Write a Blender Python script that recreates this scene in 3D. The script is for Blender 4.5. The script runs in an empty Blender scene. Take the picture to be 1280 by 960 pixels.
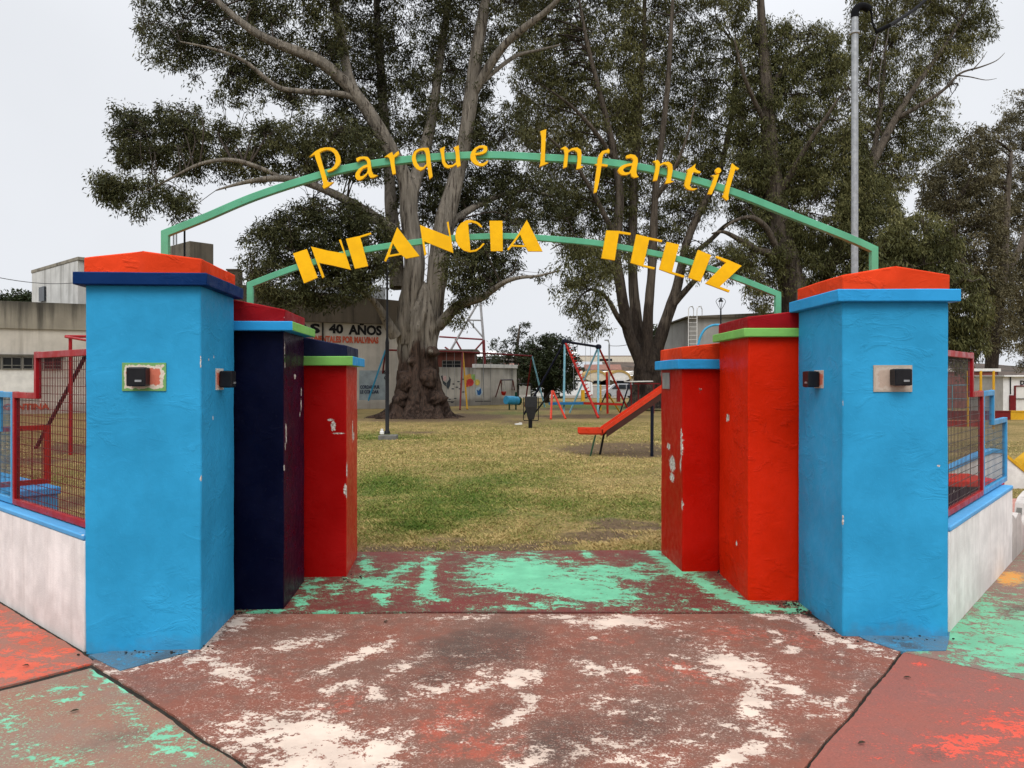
import bpy, bmesh, math, random
import numpy as np
from mathutils import Vector, Matrix, noise as mnoise
from mathutils.geometry import tessellate_polygon
random.seed(7); rng = np.random.default_rng(7)
R = math.radians
scene = bpy.context.scene
COL = scene.collection
FPX, CX, HY, CAMH = 960.0, 640.0, 474.0, 1.6

# ------------------------------------------------------------------ measuring helpers
def gz(y):
    """ground height: the lawn falls away very gently"""
    return -0.0066*max(0.0, y-8.0) if y < 120 else -0.74
def P(px, py, Y):
    return Vector(((px-CX)/FPX*Y, Y, CAMH+(HY-py)/FPX*Y))
def G(px, py):
    Y = FPX*CAMH/max(4.0, py-HY)
    for _ in range(30):
        Y = FPX*(CAMH-gz(Y))/max(4.0, py-HY)
    return Vector(((px-CX)/FPX*Y, Y, gz(Y)))
def GX(px, Y):
    return Vector(((px-CX)/FPX*Y, Y, gz(Y)))
def s2l(r, g, b):
    f = lambda c: c/12.92 if c <= .04045 else ((c+.055)/1.055)**2.4
    return (f(r/255), f(g/255), f(b/255))

# ------------------------------------------------------------------ objects
def tag(o, label=None, cat=None, group=None, kind=None):
    if label: o['label'] = label
    if cat: o['category'] = cat
    if group: o['group'] = group
    if kind: o['kind'] = kind
    return o
def empty(name, loc, label, cat, group=None, rz=0.0):
    o = bpy.data.objects.new(name, None); COL.objects.link(o)
    o.location = loc; o.rotation_euler = (0, 0, rz); o.empty_display_size = .2
    return tag(o, label, cat, group)
def link(name, me, material=None, parent=None, smooth=False):
    o = bpy.data.objects.new(name, me); COL.objects.link(o)
    if material is not None:
        for m in (material if isinstance(material, (list, tuple)) else [material]): me.materials.append(m)
    if smooth: me.polygons.foreach_set('use_smooth', [True]*len(me.polygons))
    if parent is not None:
        o.parent = parent
    return o
def setloc(o, loc, rz=0):
    o.location = loc; o.rotation_euler = (0, 0, rz); return o
def copy_tree(o, parent=None):
    c = o.copy(); COL.objects.link(c)
    if parent is not None: c.parent = parent
    for ch in list(o.children): copy_tree(ch, c)
    return c

class MB:
    """collects boxes, bars, tubes and prisms of one part"""
    def __init__(s): s.v = []; s.f = []; s.mi = []; s.m = 0
    def add(s, vs, fs):
        b = len(s.v); s.v += [tuple(v) for v in vs]
        s.f += [tuple(i+b for i in f) for f in fs]; s.mi += [s.m]*len(fs)
    def box(s, c, size, rz=0.0, M=None):
        hx, hy, hz = size[0]/2, size[1]/2, size[2]/2
        cs = [(-hx,-hy,-hz),(hx,-hy,-hz),(hx,hy,-hz),(-hx,hy,-hz),(-hx,-hy,hz),(hx,-hy,hz),(hx,hy,hz),(-hx,hy,hz)]
        M = (M if M is not None else Matrix.Rotation(rz, 3, 'Z'))
        s.add([M @ Vector(q)+Vector(c) for q in cs], [(0,3,2,1),(4,5,6,7),(0,1,5,4),(1,2,6,5),(2,3,7,6),(3,0,4,7)])
    def bar(s, a, b, w, h=None, up=Vector((0,0,1))):
        a = Vector(a); b = Vector(b); d = b-a; L = d.length
        if L < 1e-6: return
        d.normalize(); h = h or w
        if abs(d.dot(up)) > .98: up = Vector((0,1,0))
        x = d.cross(up).normalized(); z = x.cross(d).normalized()
        M = Matrix((x, d, z)).transposed()
        s.box((a+b)/2, (w, L, h), M=M)
    def tube(s, pts, r, n=8, cap=True):
        pts = [Vector(p) for p in pts]; N = len(pts)
        rs = r if isinstance(r, (list, tuple)) else [r]*N
        ref = None; rings = []
        for i, p in enumerate(pts):
            d = (pts[min(i+1, N-1)]-pts[max(i-1, 0)]).normalized()
            if ref is None:
                ref = Vector((0,0,1)) if abs(d.z) < .9 else Vector((1,0,0))
            x = (ref - d*ref.dot(d)).normalized(); y = d.cross(x); ref = x
            rings.append([p+(x*math.cos(2*math.pi*k/n)+y*math.sin(2*math.pi*k/n))*rs[i] for k in range(n)])
        vs = [q for rg in rings for q in rg]; fs = []
        for i in range(N-1):
            for k in range(n):
                fs.append((i*n+k, i*n+(k+1) % n, (i+1)*n+(k+1) % n, (i+1)*n+k))
        if cap:
            fs.append(tuple(range(n-1, -1, -1))); fs.append(tuple((N-1)*n+k for k in range(n)))
        s.add(vs, fs)
    def prism(s, loops, org, ux, uz, thick):
        """outline loops (2-D) in the plane org+ux*a+uz*b, given thickness away along uz x ux"""
        org = Vector(org); ux = Vector(ux); uz = Vector(uz); nrm = uz.cross(ux).normalized()
        flat = [p for l in loops for p in l]
        tris = tessellate_polygon([[Vector((p[0], p[1], 0)) for p in l] for l in loops])
        n = len(flat)
        fr = [org+ux*p[0]+uz*p[1] for p in flat]; bk = [q+nrm*thick for q in fr]
        fs = []
        for t in tris:
            a, b, c = [Vector((flat[i][0], flat[i][1])) for i in t]
            t = tuple(t)
            if (b-a).cross(c-a) < 0: t = (t[0], t[2], t[1])
            fs.append(t); fs.append((t[0]+n, t[2]+n, t[1]+n))
        b = 0
        for l in loops:
            m = len(l)
            for i in range(m):
                j = (i+1) % m; fs.append((b+i, b+i+n, b+j+n, b+j))
            b += m
        s.add(fr+bk, fs)
    def lathe(s, c, prof, n=16):
        c = Vector(c); vs = []; fs = []
        for (r, z) in prof:
            for k in range(n): vs.append(c+Vector((r*math.cos(2*math.pi*k/n), r*math.sin(2*math.pi*k/n), z)))
        for i in range(len(prof)-1):
            for k in range(n): fs.append((i*n+k, i*n+(k+1) % n, (i+1)*n+(k+1) % n, (i+1)*n+k))
        fs.append(tuple(range(n-1, -1, -1))); fs.append(tuple((len(prof)-1)*n+k for k in range(n)))
        s.add(vs, fs)
    def build(s, name, material, parent=None, smooth=False, bevel=0.0, origin=None):
        me = bpy.data.meshes.new(name)
        vs = s.v
        if origin is not None: vs = [(v[0]-origin[0], v[1]-origin[1], v[2]-origin[2]) for v in vs]
        me.from_pydata(vs, [], s.f)
        o = link(name, me, material, parent)
        if any(s.mi): me.polygons.foreach_set('material_index', s.mi)
        bm = bmesh.new(); bm.from_mesh(me); bmesh.ops.recalc_face_normals(bm, faces=bm.faces); bm.to_mesh(me); bm.free()
        if smooth:
            me.polygons.foreach_set('use_smooth', [True]*len(me.polygons))
            try: me.set_sharp_from_angle(angle=R(40))
            except Exception: pass
        if bevel:
            md = o.modifiers.new('bevel', 'BEVEL'); md.width = bevel; md.segments = 2; md.limit_method = 'ANGLE'
        if origin is not None and parent is None: o.location = origin
        return o

def np_mesh(name, verts, faces, attr=None, attr_dom='FACE'):
    """verts (n,3), faces (m,k) arrays -> mesh"""
    me = bpy.data.meshes.new(name)
    n = len(verts); m, k = faces.shape
    me.vertices.add(n); me.vertices.foreach_set('co', np.asarray(verts, np.float32).ravel())
    me.loops.add(m*k); me.loops.foreach_set('vertex_index', faces.astype(np.int32).ravel())
    me.polygons.add(m); me.polygons.foreach_set('loop_start', np.arange(0, m*k, k, dtype=np.int32))
    me.update(calc_edges=True)
    if attr is not None:
        for nm, arr in attr.items():
            a = me.attributes.new(nm, 'FLOAT', attr_dom); a.data.foreach_set('value', np.asarray(arr, np.float32))
    return me

# ------------------------------------------------------------------ materials
class NT:
    def __init__(s, name):
        s.mat = bpy.data.materials.new(name); s.mat.use_nodes = True
        s.t = s.mat.node_tree; s.b = s.t.nodes['Principled BSDF']; s.out = s.t.nodes['Material Output']
        s._tc = None
    def n(s, typ, **kw):
        q = s.t.nodes.new(typ)
        for k, v in kw.items(): setattr(q, k, v)
        return q
    def set(s, sock, v):
        if hasattr(v, 'links') or isinstance(v, bpy.types.NodeSocket): s.t.links.new(v, sock)
        elif isinstance(v, (tuple, list)) and len(v) == 3 and sock.type == 'RGBA': sock.default_value = (*v, 1)
        else: sock.default_value = v
    @property
    def obj(s):
        if s._tc is None: s._tc = s.n('ShaderNodeTexCoord')
        return s._tc.outputs['Object']
    def pos(s):
        return s.n('ShaderNodeNewGeometry').outputs['Position']
    def map(s, vec, scale=(1,1,1), loc=(0,0,0), rot=(0,0,0)):
        q = s.n('ShaderNodeMapping'); s.set(q.inputs[0], vec); q.inputs['Scale'].default_value = scale
        q.inputs['Location'].default_value = loc; q.inputs['Rotation'].default_value = rot; return q.outputs[0]
    def noise(s, vec, scale, detail=4, rough=.55, dist=0.0):
        q = s.n('ShaderNodeTexNoise'); s.set(q.inputs['Vector'], vec); q.inputs['Scale'].default_value = scale
        q.inputs['Detail'].default_value = detail; q.inputs['Roughness'].default_value = rough; q.inputs['Distortion'].default_value = dist
        return q.outputs['Fac']
    def voro(s, vec, scale, feature='F1', out='Distance'):
        q = s.n('ShaderNodeTexVoronoi', feature=feature); s.set(q.inputs['Vector'], vec); q.inputs['Scale'].default_value = scale
        return q.outputs[out]
    def m(s, op, a, b=0.0, c=None, clamp=False):
        q = s.n('ShaderNodeMath', operation=op, use_clamp=clamp); s.set(q.inputs[0], a); s.set(q.inputs[1], b)
        if c is not None: s.set(q.inputs[2], c)
        return q.outputs[0]
    def rng(s, v, a, b, lo=0.0, hi=1.0, smooth=True):
        q = s.n('ShaderNodeMapRange', interpolation_type='SMOOTHSTEP' if smooth else 'LINEAR')
        s.set(q.inputs[0], v); q.inputs[1].default_value = a; q.inputs[2].default_value = b
        q.inputs[3].default_value = lo; q.inputs[4].default_value = hi; return q.outputs[0]
    def mix(s, f, a, b, blend='MIX'):
        q = s.n('ShaderNodeMix', data_type='RGBA', blend_type=blend)
        s.set(q.inputs[0], f); s.set(q.inputs[6], a); s.set(q.inputs[7], b); return q.outputs[2]
    def attr(s, name):
        q = s.n('ShaderNodeAttribute', attribute_name=name); return q.outputs['Fac']
    def sep(s, vec):
        q = s.n('ShaderNodeSeparateXYZ'); s.set(q.inputs[0], vec); return q.outputs
    def bump(s, h, strength=.3, dist=.01, prev=None):
        q = s.n('ShaderNodeBump'); q.inputs['Strength'].default_value = strength; q.inputs['Distance'].default_value = dist
        s.set(q.inputs['Height'], h)
        if prev is not None: s.set(q.inputs['Normal'], prev)
        return q.outputs[0]
    def fin(s, col, rough=.6, normal=None, spec=.5, metal=0.0):
        s.set(s.b.inputs['Base Color'], col); s.set(s.b.inputs['Roughness'], rough)
        s.b.inputs['Specular IOR Level'].default_value = spec; s.set(s.b.inputs['Metallic'], metal)
        if normal is not None: s.set(s.b.inputs['Normal'], normal)
        return s.mat

def paint(name, col, rough=.45, var=.16, trowel=.5, chip=None, chip_t=.70, chip2=None, dirt=.25, stretch=1.0, seed=0.0, spec=.055, foot=0.0, spots=()):
    """hand-brushed masonry paint: trowel marks, dull patches, chips, splash dirt"""
    t = NT(name); o = t.map(t.obj, (1,1,stretch), (seed, seed*1.7, seed*.6))
    v = t.noise(o, 2.2, 5, .6)
    c = t.mix(t.rng(v, .3, .72), tuple(x*(1-var) for x in col), tuple(min(1, x*(1+var*.5)+.003) for x in col))
    st = t.noise(t.map(t.obj, (9, 9, .6), (seed,0,0)), 1.0, 5, .6)
    c = t.mix(t.rng(st, .55, .8, 0, dirt*.5), c, tuple(x*.6+.02 for x in col))
    spk = t.noise(o, 55, 3, .6)
    c = t.mix(t.rng(spk, .62, .75, 0, .25), c, tuple(min(1, x*1.15+.03) for x in col))
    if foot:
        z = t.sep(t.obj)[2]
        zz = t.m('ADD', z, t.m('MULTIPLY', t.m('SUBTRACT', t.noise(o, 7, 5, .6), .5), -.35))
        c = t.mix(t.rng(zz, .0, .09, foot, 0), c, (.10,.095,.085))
    h = t.noise(o, 9, 6, .55, 1.2)
    h2 = t.noise(t.map(o, (1,1,1.9), rot=(.2,.5,.1)), 4.2, 7, .62, 1.1)
    w2 = t.rng(t.noise(o, 1.5, 3, .5), .42, .66, .05, 1.0)
    hh = t.m('ADD', t.m('MULTIPLY', t.m('MULTIPLY', t.rng(h2, .50, .64), w2), .85), t.m('MULTIPLY', h, .6))
    rr = t.rng(t.noise(o, 14, 4, .6), .3, .7, rough-.1, rough+.14)
    if chip is not None:
        cn = t.noise(o, 7.5, 9, .66, .4)
        sel = t.noise(o, 1.3, 2, .5)
        pt = t.n('ShaderNodeNewGeometry').outputs['Pointiness']
        e = t.rng(pt, .52, .60, 0, .14)
        f = t.m('ADD', t.m('ADD', cn, t.m('MULTIPLY', t.m('SUBTRACT', sel, .5), .35)), e)
        fac = t.rng(f, chip_t, chip_t+.012)
        cc = chip if chip2 is None else t.mix(t.rng(t.noise(o, 20, 3, .5), .45, .55), chip, chip2)
        c = t.mix(fac, c, cc)
        hh = t.m('SUBTRACT', hh, t.m('MULTIPLY', fac, .8))
        rr = t.m('ADD', rr, t.m('MULTIPLY', fac, .35), clamp=True)
    if spots:
        tot = None; jag = t.m('MULTIPLY', t.m('SUBTRACT', t.noise(t.obj, 62, 7, .75), .5), 2.6)
        for (sx, sy, sz, rx, ry, rz) in spots:
            q = t.map(t.obj, (1/rx, 1/ry, 1/rz), (-sx/rx, -sy/ry, -sz/rz))
            ln = t.n('ShaderNodeVectorMath', operation='LENGTH'); t.set(ln.inputs[0], q)
            v = t.m('SUBTRACT', 1.0, ln.outputs['Value']); tot = v if tot is None else t.m('MAXIMUM', tot, v)
        fs = t.rng(t.m('ADD', tot, jag), .0, .06)
        fs = t.m('MULTIPLY', fs, t.rng(tot, -.9, -.5))
        c = t.mix(fs, c, t.mix(t.rng(t.noise(t.obj, 50, 4, .6), .42, .6), (.34,.29,.25), (.74,.70,.64)))
        hh = t.m('SUBTRACT', hh, t.m('MULTIPLY', fs, .9)); rr = t.m('ADD', rr, t.m('MULTIPLY', fs, .35), clamp=True)
    nb = t.bump(hh, trowel, .012)
    nb = t.bump(t.noise(o, 130, 3, .6), .12, .002, nb)
    return t.fin(c, rr, nb, spec)

def metal_paint(name, col, rough=.4, rust=.35):
    t = NT(name); o = t.obj
    c = t.mix(t.rng(t.noise(o, 6, 4, .6), .3, .75), tuple(x*.78 for x in col), col)
    f = t.rng(t.noise(o, 16, 8, .65), .74-rust*.2, .78-rust*.15)
    c = t.mix(t.m('MULTIPLY', f, .8), c, (.12,.06,.035))
    return t.fin(c, t.rng(t.noise(o, 11, 3), .3, .7, rough-.1, rough+.15), t.bump(t.noise(o, 60, 3), .12, .003), .2)

def simple(name, col, rough=.6, var=.2, scale=8, bump=.2, metal=0.0, bscale=40):
    t = NT(name); o = t.obj
    c = t.mix(t.rng(t.noise(o, scale, 5, .6), .3, .72), tuple(x*(1-var) for x in col), tuple(min(1, x*(1+var*.6)) for x in col))
    return t.fin(c, rough, t.bump(t.noise(o, bscale, 4), bump, .005), .2, metal)

def concrete(name, col, dark=(.05,.045,.038), streak=.6, zdark=None, scale=1.0, base=.0):
    """weathered wall: vertical run-off streaks, lichen, blotches"""
    t = NT(name); o = t.obj
    c = t.mix(t.rng(t.noise(o, 1.3*scale, 6, .62), .3, .7), tuple(x*.75 for x in col), col)
    s1 = t.noise(t.map(o, (2.2*scale, 2.2*scale, .12*scale)), 1.6, 6, .65)
    c = t.mix(t.rng(s1, .45, .75, 0, streak), c, dark)
    if zdark is not None:       # (z where the black run-off starts, z where it has spent itself)
        z = t.sep(o)[2]
        zz = t.m('ADD', z, t.m('MULTIPLY', t.m('SUBTRACT', s1, .5), (zdark[0]-zdark[1])*1.6))
        c = t.mix(t.rng(zz, zdark[1], zdark[0], 0, zdark[2]), c, dark)
    if base:
        z = t.sep(o)[2]
        zz = t.m('ADD', z, t.m('MULTIPLY', t.m('SUBTRACT', t.noise(o, 3*scale, 5, .6), .5), -.5))
        c = t.mix(t.rng(zz, .0, .35, base, 0), c, dark)
    c = t.mix(t.rng(t.noise(o, 24*scale, 4, .6), .6, .8, 0, .25), c, tuple(x*.5 for x in col))
    return t.fin(c, .9, t.bump(t.noise(o, 30*scale, 6, .6), .3, .01), .2)

WHITE = (.74,.72,.68)
M = {}
BLUE = (.030,.315,.58)
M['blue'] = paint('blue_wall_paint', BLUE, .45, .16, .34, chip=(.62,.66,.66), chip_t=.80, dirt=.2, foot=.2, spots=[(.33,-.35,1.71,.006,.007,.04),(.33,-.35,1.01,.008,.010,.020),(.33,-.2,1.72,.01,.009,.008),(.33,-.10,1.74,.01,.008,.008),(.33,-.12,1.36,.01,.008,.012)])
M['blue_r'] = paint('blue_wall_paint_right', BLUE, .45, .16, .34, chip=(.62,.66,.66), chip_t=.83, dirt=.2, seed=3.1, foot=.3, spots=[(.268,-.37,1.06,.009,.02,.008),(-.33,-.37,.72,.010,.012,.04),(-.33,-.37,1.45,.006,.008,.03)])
M['navy'] = paint('navy_wall_paint', (.0012,.0024,.0175), .38, .3, .3, chip=(.12,.13,.22), chip_t=.80, dirt=.1, seed=1.0)
M['purple'] = paint('purple_paint_red_reflection', (.020,.0035,.018), .34, .3, .25, chip=(.55,.50,.48), chip_t=.80, dirt=.1, seed=2.0, spots=[(.33,-.34,1.81,.02,.014,.05),(.33,-.33,1.70,.02,.01,.02),(.33,-.30,1.22,.02,.020,.075),(.33,-.33,1.13,.02,.012,.03),(.33,.24,1.50,.02,.016,.03),(.33,.24,1.40,.02,.02,.05),(.33,.20,1.33,.02,.012,.02),(.33,-.36,.98,.02,.02,.02),(.33,.0,1.62,.02,.03,.02)])  # purple on the navy pillar's side is red reflection painted in; bench truly purple
M['navyband'] = paint('navy_band_paint', (.003,.027,.115), .5, .2, .3, seed=3.0)
M['red'] = paint('red_wall_paint', (.36,.0025,.0025), .34, .14, .3, chip=(.66,.60,.54), chip_t=.80, dirt=.25, seed=4.0, spots=[(.225,-.36,1.22,.020,.03,.038),(.20,-.36,1.27,.02,.02,.012),(.32,-.36,.70,.012,.02,.05),(.27,-.36,1.16,.05,.02,.006)])
M['redside'] = paint('red_side_paint', (.50,.034,.018), .36, .16, .3, chip=(.68,.62,.55), chip_t=.775, chip2=(.5,.42,.36), dirt=.25, seed=5.0, spots=[(.33,.02,1.15,.02,.035,.085),(.33,.10,1.10,.02,.03,.04),(.33,-.34,.86,.02,.03,.06),(.33,-.35,.68,.02,.02,.05)])
M['redor'] = paint('orange_red_wall_paint', (.63,.018,.0015), .38, .14, .55, chip=(.68,.60,.52), chip_t=.80, dirt=.25, seed=6.0, spots=[(-.33,.135,1.295,.02,.045,.032),(-.33,-.1,.35,.02,.02,.02),(.1,-.39,.30,.010,.02,.007)])
M['redmid'] = paint('scarlet_wall_paint', (.44,.006,.0015), .38, .15, .35, chip=(.62,.57,.52), chip_t=.765, chip2=(.10,.05,.04), dirt=.35, seed=7.0, spots=[(-.33,-.33,1.06,.02,.03,.13),(-.33,-.03,.86,.02,.10,.07),(-.33,-.02,.74,.02,.08,.04),(-.33,-.30,.88,.02,.02,.06),(-.33,-.34,.55,.02,.02,.05),(-.33,.1,1.0,.02,.06,.03)])
M['cap_or'] = paint('orange_red_cap_paint', (.76,.055,.012), .55, .2, .6, chip=(.30,.09,.05), chip_t=.74, dirt=.5, seed=8.0)
M['cap_dr'] = paint('dark_red_cap_paint', (.30,.006,.010), .45, .25, .4, chip=(.52,.30,.26), chip_t=.74, dirt=.3, seed=9.0)
M['cap_nv'] = paint('navy_cap_paint', (.010,.014,.045), .5, .2, .3, chip=(.10,.11,.14), chip_t=.72, seed=10.0)
M['band_bl'] = paint('light_blue_band_paint', (.030,.32,.66), .45, .12, .3, chip=(.02,.05,.15), chip_t=.80, seed=11.0)
M['band_gr'] = paint('lime_band_paint', (.22,.52,.12), .5, .14, .35, chip=(.55,.68,.58), chip_t=.76, seed=12.0)
M['archgreen'] = metal_paint('mint_green_enamel', (.125,.46,.27), .42, .35)
M['yellow'] = simple('yellow_enamel', (.98,.51,.0), .5, .10, 9, .1)
M['fence_red'] = metal_paint('red_enamel', (.36,.010,.014), .36, .1)
M['fence_blue'] = metal_paint('sky_blue_enamel', (.06,.32,.60), .38, .1)
M['wire'] = simple('galvanised_wire', (.10,.08,.075), .5, .3, 10, .1)
M['wire_red'] = simple('red_wire', (.13,.018,.018), .5, .3, 10, .1)
M['wire_blue'] = simple('blue_wire', (.06,.12,.18), .5, .3, 10, .1)
M['lowwall'] = concrete('whitewashed_low_wall', (.88,.85,.82), (.36,.31,.28), .28, None, 2.6, .35)
M['ledge_bl'] = paint('blue_coping_paint', (.10,.36,.66), .5, .1, .3, chip=(.5,.55,.58), chip_t=.76, seed=13.0)
M['black'] = simple('black_plastic', (.012,.012,.014), .35, .3, 12, .1)
M['lens'] = simple('dark_lens', (.03,.03,.035), .15, .2, 5, .0)
M['blackmetal'] = simple('black_enamel', (.005,.005,.006), .4, .3, 12, .1)
M['cable'] = simple('black_cable_rubber', (.004,.004,.005), .95, .3, 12, .0)
M['galv'] = simple('galvanised_steel', (.36,.37,.38), .42, .22, 14, .1, .6)
M['darkgrey'] = simple('dark_grey_rubber', (.022,.022,.023), .6, .3, 12, .2)
M['p_red'] = metal_paint('playground_red', (.40,.016,.008), .4, .25)
M['p_dred'] = metal_paint('playground_dark_red', (.17,.012,.014), .45, .3)
M['p_blue'] = metal_paint('playground_light_blue', (.20,.42,.50), .45, .2)
M['p_mblue'] = metal_paint('playground_blue', (.02,.16,.36), .45, .2)
M['p_sky'] = metal_paint('playground_sky_blue', (.05,.34,.58), .45, .2)
M['p_navy'] = metal_paint('playground_navy', (.004,.006,.018), .45, .2)
M['p_yellow'] = metal_paint('playground_yellow', (.66,.36,.02), .45, .2)
M['p_purple'] = metal_paint('playground_purple_black', (.02,.008,.02), .45, .2)
M['p_green'] = metal_paint('playground_dark_green', (.01,.06,.03), .45, .2)
M['slide_red'] = metal_paint('slide_red', (.60,.045,.014), .36, .12)
M['slide_brown'] = metal_paint('slide_side_brown', (.055,.020,.014), .5, .4)
SKY_ZENITH, SKY_L, SUN_E, EXPO = 2.3, 7.6, 1.3, 0.26
# ================================================================== PAVEMENT
def clip_poly(poly, axis, val, keep_less):
    out = []
    for i in range(len(poly)):
        a, b = poly[i], poly[(i+1) % len(poly)]
        ia = (a[axis] <= val) == keep_less or a[axis] == val; ib = (b[axis] <= val) == keep_less or b[axis] == val
        if ia: out.append(a)
        if ia != ib:
            t = (val-a[axis])/(b[axis]-a[axis]); out.append((a[0]+(b[0]-a[0])*t, a[1]+(b[1]-a[1])*t))
    return out
def inset(poly, d):
    """shrink a convex outline so that the joints between slabs stay open"""
    n = len(poly); c = Vector((sum(p[0] for p in poly)/n, sum(p[1] for p in poly)/n)); lines = []
    for i in range(n):
        a = Vector(poly[i][:2]); b = Vector(poly[(i+1) % n][:2]); e = (b-a).normalized(); nn = Vector((-e.y, e.x))
        if nn.dot(c-a) < 0: nn = -nn
        lines.append((a+nn*d, e))
    out = []
    for i in range(n):
        (p, r), (q, s) = lines[i-1], lines[i]
        den = r.x*s.y-r.y*s.x; t = ((q-p).x*s.y-(q-p).y*s.x)/den
        out.append(tuple(p+r*t))
    return out
def blob_mask(px, py, blobs):
    m = np.full(px.shape, 0.0)
    for (cx, cy, rx, ry, ang, w) in blobs:
        a = R(ang); dx = px-cx; dy = py-cy
        u = (dx*math.cos(a)+dy*math.sin(a))/rx; v = (-dx*math.sin(a)+dy*math.cos(a))/ry
        m = np.maximum(m, w*np.exp(-(u*u+v*v)*.85))
    return m
def slab(name, poly, material, masks, step=.03, z=0.0, gap=.0035, lim=(-7, 7.5, 1.2, 10)):
    poly = [(p[0], p[1]) for p in poly]
    poly = inset(poly, gap)
    xs = [p[0] for p in poly]; ys = [p[1] for p in poly]
    vid = {}; V = []; F = []
    def vtx(p):
        k = (round(p[0], 4), round(p[1], 4))
        if k not in vid: vid[k] = len(V); V.append((p[0], p[1], z))
        return vid[k]
    # near part in fine cells, the far rest in coarse ones
    def cells(lo, hi, a, b):
        g = []; x = lo
        while x < hi-1e-6:
            st = step if a <= x < b else step*10
            x2 = min(hi, x+st); g.append((x, x2)); x = x2
        return g
    for (y0, y1) in cells(min(ys), max(ys), lim[2], lim[3]):
        row = clip_poly(clip_poly(poly, 1, y0, False), 1, y1, True)
        if len(row) < 3: continue
        for (x0, x1) in cells(min(q[0] for q in row), max(q[0] for q in row), lim[0], lim[1]):
            c = clip_poly(clip_poly(row, 0, x0, False), 0, x1, True)
            ids = []
            for q in c:
                i = vtx(q)
                if i not in ids: ids.append(i)
            if len(ids) >= 3: F.append(ids)
    A = np.array(V); 
    px = CX+FPX*A[:,0]/np.maximum(A[:,1], .5); py = HY+FPX*CAMH/np.maximum(A[:,1], .5)
    # worn joints wander a little, and the slab is not quite flat
    out = []
    for (x, y, zz) in V:
        n1 = mnoise.noise(Vector((x*2.2, y*2.2, 3.3+hash(name) % 7*0))); n2 = mnoise.noise(Vector((x*2.2, y*2.2, 9.1)))
        n3 = mnoise.noise(Vector((x*1.1, y*1.1, 5.0)))
        n4 = mnoise.noise(Vector((x*14, y*14, 1.0+len(name))))
        n5 = mnoise.noise(Vector((x*34, y*34, 2.0+3*len(name)))); out.append((x+n1*.016+n4*.005+n5*.004, y+n2*.016+n4*.004-n5*.003, zz+n3*.003-.003))
    me = bpy.data.meshes.new(name); me.from_pydata(out, [], F)
    for k, bl in masks.items():
        a = me.attributes.new(k, 'FLOAT', 'POINT'); a.data.foreach_set('value', blob_mask(px, py, bl).astype(np.float32))
    bm = bmesh.new(); bm.from_mesh(me)
    be = [e for e in bm.edges if e.is_boundary]
    r = bmesh.ops.extrude_edge_only(bm, edges=be)
    for v in [g for g in r['geom'] if isinstance(g, bmesh.types.BMVert)]: v.co.z -= .03
    bmesh.ops.recalc_face_normals(bm, faces=bm.faces)
    up = sum(1 if f.normal.z > 0 else -1 for f in bm.faces if abs(f.normal.z) > .7)
    if up < 0: bmesh.ops.reverse_faces(bm, faces=bm.faces)
    bm.to_mesh(me); bm.free()
    o = link(name, me, material); o['kind'] = 'structure'; return o

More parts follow.
